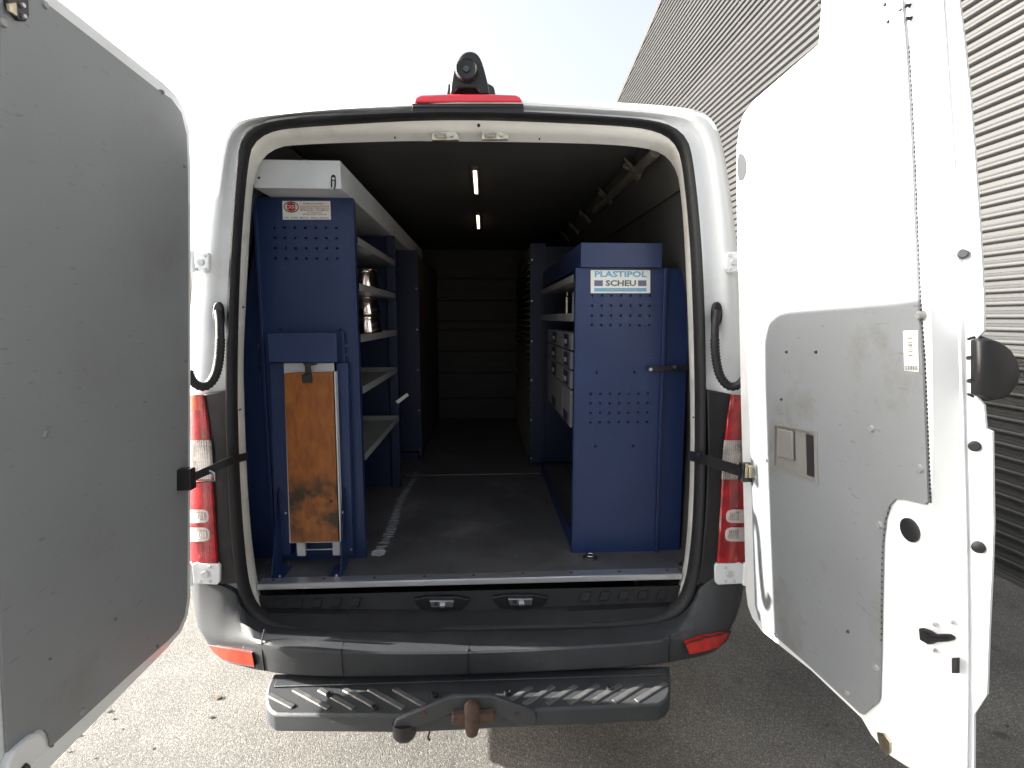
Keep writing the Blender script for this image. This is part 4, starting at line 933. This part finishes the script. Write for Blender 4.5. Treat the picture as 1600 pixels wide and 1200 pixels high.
b = MB(); b.prism([bp(u, v, yB + .004) for u, v in ((472, 566), (496, 566), (494, 570), (484, 572), (486, 584), (476, 584), (476, 572))], (0, .012, 0)); b.box(bp(472, 590).x, bp(487, 590).x, yB - .004, yB + .01, bp(480, 598).z, bp(480, 585).z)
b.build('clamp', BLACKP, bench, bevel=.002)
for u, v in ((461, 785), (517, 783)):
    p = bp(u, v, yB + .009); b = MB(); b.tube([p, p + Vector((0, -.002, 0))], [.008, .007], 16, 0); b.build('screw', RUST, bench)
for u0, u1, v0, v1 in ((463, 476, 848, 869), (519, 531, 846, 868)):
    MB().prism([bp(u0, v0, yB + .03), bp(u1, v0, yB + .03), bp(u1 + 1, v1, yB + .03), bp(u0 + 1, v1, yB + .03)], (0, .02, 0)).build('foot', LGREY, bench, bevel=.002)
p, q = bp(476, 859, yB + .04), bp(520, 858, yB + .04); MB().tube([p, q], .003, 8).build('foot_bar', STEEL, bench)
for u, ut in ((432, 437), (537, 533)):
    y0, y1 = yB - .09, yL - .05
    P = [bp(ut, 765, yB + .03), Vector((bp(ut, 765, yB + .03).x, y1, bp(ut, 765, yB + .03).z))]
    X_ = (bp(u, 900, yB - .02)).x
    zt0 = bp(ut, 768, yB).z
    b = MB(); b.prism([Vector((X_, yB - .075, ZF + .002)), Vector((X_, yL - .06, ZF + .002)), Vector((X_, yL - .06, zt0)), Vector((X_, yB + .045, zt0)), Vector((X_, yB - .0, zt0 - .12))], (.0035, 0, 0)); b.build('foot_plate', BLUE, bench, bevel=.001)
    b = MB(); b.box(X_ + .004, X_ + .045, yB - .07, yL - .07, ZF + .0015, ZF + .0045) if u < 500 else b.box(X_ - .045, X_ - .0005, yB - .07, yL - .07, ZF + .0015, ZF + .0045)
    b.build('foot_flange', BLUE, bench)
for u, v, Y in ((447, 801, yL - .052), (536, 800, yB + .03), (451, 879, yL - .052), (549, 858, yL - .052), (403, 577, yL - .0)):
    p = bp(u, v, Y); MB().cyl(p, p + Vector((0, -.005, 0)), .006, .005, 6).build('bolt', STEEL, bench)
for u, v in ((437, 901), (526, 900)):
    p = PZ(u, v, ZF + .004); MB().cyl(p, p + Vector((0, 0, .006)), .006, .005, 6).build('bolt', STEEL, bench)

# ---------- shiny stacked cans on the left shelves
def can(x, y, z, r0, r1, h, label):
    b = MB(); sg = 32
    pr = [(.001, 0), (r0, 0), (r0 * 1.02, .006), (r1 * .98, h - .02), (r1 * 1.04, h - .017), (r1 * 1.04, h - .005), (r1 * .97, h), (r1 * .6, h + .001), (.001, h + .002)]
    b.loft([[(x + r_ * math.cos(t), y + r_ * math.sin(t), z + z_) for t in [2 * math.pi * k / sg for k in range(sg)]] for r_, z_ in pr])
    o = b.build('metal_can', COPPER, ang=50); tag(o, label, 'can', 'shiny metal cans on the left shelves'); return o
cx = XF - .105
bt = [z - .03 + .004 for z in zsh]
can(cx, 2.78, bt[2], .088, .074, .11, 'shiny can standing on the middle grey shelf, beneath another can')
can(cx, 2.78, bt[2] + .113, .080, .062, .10, 'shiny can stacked on another one on the middle grey shelf')
can(cx, 2.78, bt[1], .085, .066, .13, 'shiny can on the second grey shelf from the top')
can(cx - .01, 2.80, bt[0], .06, .052, .07, 'low shiny can on the uppermost grey shelf under the long tray')
b = MB(); x_, y_ = XF - .09, 2.45
b.tube([(x_, y_, bt[1]), (x_, y_, bt[1] + .05), (x_ + .002, y_, bt[1] + .055), (x_, y_, bt[1] + .085)], [.012, .014, .017, .017], 12)
tag(b.build('file_handle', mat('pale_ribbed_plastic', (.45, .4, .3), .5, bump=.5, bscale=120)), 'small pale ribbed tool handle standing on the second shelf left of the can', 'tool handle')

# ---------- left roller cabinet further forward
cabL = thing('cabinet', 'dark tall cabinet behind the left shelf rack with screws along its blue edge', 'cabinet', 'tall cabinets by the partition')
ycab = PZ(650, 718, ZF).y
xc = PY(657, 600, ycab).x
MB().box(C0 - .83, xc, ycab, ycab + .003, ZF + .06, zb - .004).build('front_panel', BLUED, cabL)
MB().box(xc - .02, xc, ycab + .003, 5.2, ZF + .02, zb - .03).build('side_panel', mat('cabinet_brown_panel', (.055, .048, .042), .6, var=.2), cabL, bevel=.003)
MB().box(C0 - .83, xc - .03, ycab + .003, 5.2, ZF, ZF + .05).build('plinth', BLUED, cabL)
hd = MB().cyl((0, 0, 0), (0, -.005, 0), .0075, .005, 10).build('screw', STEEL, cabL); 
zs_ = [PY(657, v, ycab).z for v in (386, 451, 515, 578, 641, 703)]; hd.location = (xc - .014, ycab, zs_[0])
for z in zs_[1:]: inst(hd, 'screw', cabL, Matrix.Translation((xc - .014, ycab, z)))

# ---------- right front cabinet
rackR = thing('drawer_rack', 'blue metal drawer rack on the right of the load space with perforated end panel', 'drawer rack', 'blue metal racks')
yR = PZ(975, 862, ZF).y
def XR(u, v=600): return PY(u, v, yR).x
def ZR(v, u=970): return PY(u, v, yR).z
xa, xb, xe = XR(897, 700), XR(1027, 700), XR(1062, 860)
ztR = ZR(419)
hx1 = [XR(925 + k * 15, 480) for k in range(7)]; hz1 = [ZR(v, 970) for v in (462, 477.5, 493, 508)]
hx2 = [XR(922.5 + k * 14.8, 640) for k in range(7)]; hz2 = [ZR(v, 970) for v in (615, 629.8, 644.6, 659.4)]
holes_panel(xa, xb, ZF, ztR, yR, [hx1, hx2], [hz1, hz2], .0044, rackR, BLUE, extra=[(XR(932, 582), ZR(582)), (XR(991, 582), ZR(582)), (XR(930, 697), ZR(697)), (XR(989, 697), ZR(697))])
MB().box(xb, xb + .012, yR - .016, yR + .01, ZF, ztR).box(xa - .004, xa + .002, yR - .004, yR + .03, ZF, ztR).build('panel_flange', BLUE, rackR, bevel=.0015)
MB().box(xb + .013, xe, yR + .006, yR + .009, ZF, ztR - .002).build('side_filler', BLUE, rackR)
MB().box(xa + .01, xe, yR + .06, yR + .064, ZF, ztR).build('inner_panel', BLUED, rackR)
a = PY(908, 379, yR - .02); c = PY(1034, 418, yR - .02)
MB().box(a.x, c.x, yR - .02, yR - .017, c.z, a.z).box(a.x, a.x + .003, yR - .017, 3.55, c.z, a.z).box(a.x + .003, c.x, yR - .017, 3.55, c.z, c.z + .003).build('top_tray', BLUE, rackR, bevel=.001)
# slotted strap to the wall
b = MB(); p, q = PY(1015, 576, yR - .02), PY(1082, 574, yR - .02); b.box(p.x, q.x + .03, yR - .023, yR - .019, p.z - .010, p.z + .012); st_ = b.build('fixing_strap', mat('black_zinc_strap', (.03, .03, .035), .4, metal=.5), rackR, bevel=.0015)
for u, v in ((1016, 577), (1054, 573)):
    p = PY(u, v, yR - .024); b = MB(); b.cyl(p, p + Vector((0, -.007, 0)), .0095, .0075, 6); b.build('bolt', STEEL, st_)
for u in (1028, 1040, 1066):
    p = PY(u, 574, yR - .0245); MB().box(p.x - .007, p.x + .007, yR - .0245, yR - .0235, p.z - .003, p.z + .003).build('slot', HOLE, st_)
# sticker
yS = yR - .0032
u0, v0, u1, v1 = 923, 422, 1016, 458
b = MB(); b.prism([PY(u, v, yS) for u, v in ((u0, v0), (u1, v0), (u1, v1), (u0, v1))], (0, .001, 0))
text_into(b, 'PLASTIPOL', PY(929, 433.0, yS), (1, 0, 0), (0, 0, 1), 9.4 * yS / F, 82 * yS / F, 1, .0006, .035)
text_into(b, 'SCHEU', PY(946, 447, yS), (1, 0, 0), (0, 0, 1), 9.2 * yS / F, 48 * yS / F, 2, .0006, .035)
for ua, ub in ((928.5, 942), (997, 1010)):
    b.add([PY(u, v, yS - .0006) for u, v in ((ua, 438), (ub, 438), (ub, 447), (ua, 447))], [(0, 1, 2, 3)], 3)
b.add([PY(u, v, yS - .0006) for u, v in ((928.5, 450), (1010, 450), (1010, 455.5), (928.5, 455.5))], [(0, 1, 2, 3)], 1)
text_into(b, 'www.plastipol-scheu.com', PY(945, 454.4, yS), (1, 0, 0), (0, 0, 1), 3.6 * yS / F, 50 * yS / F, 4, .0012)
b.build('sticker', [PAPER, INKC, INKG, mat('label_violet_grey', (.13, .13, .22), .5), mat('label_pale_green', (.5, .55, .3), .5)], rackR, smooth=False, label='white sticker reading PLASTIPOL SCHEU')
# drawers along the aisle face
XD = xa - .004; y1c = PX(881, 560, XD).y; yE = PX(857, 560, XD).y
rowsz = [PX(897, v, XD).z for v in (520, 550, 581, 613, 676)]
DRW = mat('grey_drawer', (.022, .026, .05), .5, var=.1)
FR = mat('drawer_frame_grey', (.17, .17, .18), .45)
for (ya, yb) in ((yR + .065, y1c), (y1c, yE)):
    for z1_, z0_ in zip(rowsz, rowsz[1:]):
        d = MB().box(XD - .004, XD + .25, ya + .005, yb - .005, z0_ + .004, z1_ - .004).build('drawer', FR, rackR, bevel=.002)
        h_ = z1_ - z0_
        if h_ > .13:
            MB().box(XD - .009, XD - .0045, (ya + yb) / 2 - .06, (ya + yb) / 2 + .06, z0_ + h_ * .08, z0_ + h_ * .36).build('drawer_front', DRW, d, bevel=.003); continue
        ym = (ya + yb) / 2
        MB().box(XD - .009, XD - .0045, ym - .07, ym + .07, z0_ + h_ * .14, z1_ - h_ * .12).build('drawer_front', DRW, d, bevel=.003)
        MB().box(XD - .018, XD - .0095, ym - .035, ym + .035, z0_ + h_ * .35, z0_ + h_ * .6).build('handle', FR, d, bevel=.003)
# open shelves above and below
for v, hh in ((489, .035), (428, .03)):
    z = PX(897, v, XD).z if v > 450 else PX(897, 428, XD).z
    MB().box(XD, XD + .003, yR + .065, 3.5, z - hh, z).box(XD + .003, XD + .4, yR + .065, 3.5, z - hh, z - hh + .003).build('shelf', SHELF, rackR, bevel=.0008)
zl_ = rowsz[-1]
MB().box(XD, XD + .003, yR + .065, 3.45, ZF + .0, ZF + .08).box(XD + .35, XD + .353, yR + .065, 3.45, ZF, zl_).build('toe_board', BLUE, rackR)
# items on the upper right shelves
b = MB(); z = PX(897, 489, XD).z - .03
for k, (dx, y, r, h) in enumerate(((.10, 2.75, .020, .17), (.14, 2.62, .016, .17), (.08, 2.9, .02, .15))):
    c_ = MB(); c_.tube([(XD + dx, y, z), (XD + dx, y, z + h * .8), (XD + dx, y, z + h * .86), (XD + dx, y, z + h)], [r, r, r * .5, r * .5], 16)
    tag(c_.build('spray_bottle', COPPER if k else LGREY), ('white narrow bottle on the right shelf beside the blue panel', 'shiny narrow canister on the right shelf nearest the end panel', 'shiny canister on the right shelf furthest from the end panel')[k], 'bottle', 'bottles on the right shelf')
# steel pipes lying on the right rack
for k, (x_, z_, ya, yb) in enumerate(((.47, 2.145, 2.75, 4.0), (.50, 2.135, 2.7, 3.9), (.53, 2.13, 2.7, 3.8))):
    z_ = c.z + .06 + k * .012
    b = MB(); b.tube([(x_, 2.6, z_), (x_ - .01, 3.5, z_ + .01)], .009, 10)
    tag(b.build('steel_pipe', STEEL), ('thin steel pipe on top of the right rack, nearest the aisle', 'middle thin steel pipe on top of the right rack', 'thin steel pipe on top of the right rack, nearest the side wall')[k], 'pipe', 'pipes on the right rack')

# ---------- right louvred cabinet further forward
cabR = thing('louvred_cabinet', 'dark louvred cabinet behind the right drawer rack, beside the aisle', 'cabinet', 'tall cabinets by the partition')
ycr = PZ(840, 727, ZF).y
xr0 = PY(828, 600, ycr).x
zct = PY(840, 380, ycr).z
MB().box(xr0, xr0 + .10, ycr, ycr + .003, ZF + .02, zct).build('front_panel', BLUED, cabR)
MB().box(xr0 + .102, C0 + .84, ycr + .01, ycr + .013, ZF + .02, zct - .02).build('front_filler', BLUED, cabR)
MB().box(xr0 + .008, xr0 + .012, ycr + .003, 5.2, ZF + .02, zct).build('side_panel', WALLB, cabR)
lv = MB(); lv.hexa([(-.0, 0, 0), (-.0, 1.35, 0), (.006, 1.35, .006), (.006, 0, .006)], [(-.026, 0, -.012), (-.026, 1.35, -.012), (-.022, 1.35, -.014), (-.022, 0, -.014)])
LOUV = mat('louvre_metal', (.24, .22, .17), .35, metal=.5, var=.2)
l0 = lv.build('louvre', LOUV, cabR, smooth=False); l0.location = (xr0 + .008, ycr + .012, ZF + .08)
nl_ = int((zct - ZF - .12) / .042)
for k in range(1, nl_): inst(l0, 'louvre', cabR, Matrix.Translation((xr0 + .008, ycr + .012, ZF + .08 + k * .042)))
zs_ = [PY(828, v, ycr).z for v in (406, 470, 533, 594, 656, 716)]
hd = MB().cyl((0, 0, 0), (0, -.005, 0), .0075, .005, 10).build('screw', STEEL, cabR); hd.location = (xr0 + .01, ycr, zs_[0])
for z in zs_[1:]: inst(hd, 'screw', cabR, Matrix.Translation((xr0 + .01, ycr, z)))

# ================================================================== small debris on the ground
STONE = mat('dark_stone', (.06, .055, .05), .9, var=.3, vscale=40)
LEAF = mat('dry_leaf', (.10, .07, .04), .8, var=.3, vscale=40)
SL = ['curled dry leaf on the sunlit asphalt below the left reflector', 'small dark stone on the sunlit asphalt just below the dry leaf', 'small dark stone near the lower edge of the left door, upper of a close pair',
      'tiny dark stone near the lower edge of the left door, lower of a close pair', 'dark speck of grit lowest along the bottom edge of the left door', 'tiny dark stone at the very bottom left of the picture by the door corner',
      'tiny dark stone right of the close pair by the left door', 'lone tiny stone on the sunlit asphalt left of the step board', 'tiny dark stone at the bottom edge, right of the left door corner',
      'small stone on shaded asphalt beneath the right door', 'dark stone on shaded asphalt right of the right door', 'small stone on shaded asphalt between bumper and right door']
spots = [(342, 1091, .016), (331, 1121, .010), (172, 1112, .010), (178, 1124, .007), (125, 1150, .008), (110, 1175, .007), (192, 1140, .006), (240, 1170, .006), (150, 1185, .006), (1292, 1133, .008), (1573, 1135, .008), (1215, 1100, .006)]
for k, (u, v, r) in enumerate(spots):
    p = PZ(u, v, 0)
    b = MB(); bm = bmesh.new(); bmesh.ops.create_icosphere(bm, subdivisions=1, radius=r)
    for vv in bm.verts: vv.co = Vector((vv.co.x * random.uniform(.8, 1.5), vv.co.y * random.uniform(.6, 1), vv.co.z * .45 + r * .3))
    bm.verts.index_update(); b.add([vv.co + p for vv in bm.verts], [tuple(q.index for q in f.verts) for f in bm.faces]); bm.free()
    tag(b.build('small_stone' if k else 'dry_leaf', STONE if k else LEAF), SL[k], 'stone' if k else 'leaf', 'small stones on the asphalt' if k else None)
S.render.film_transparent = False
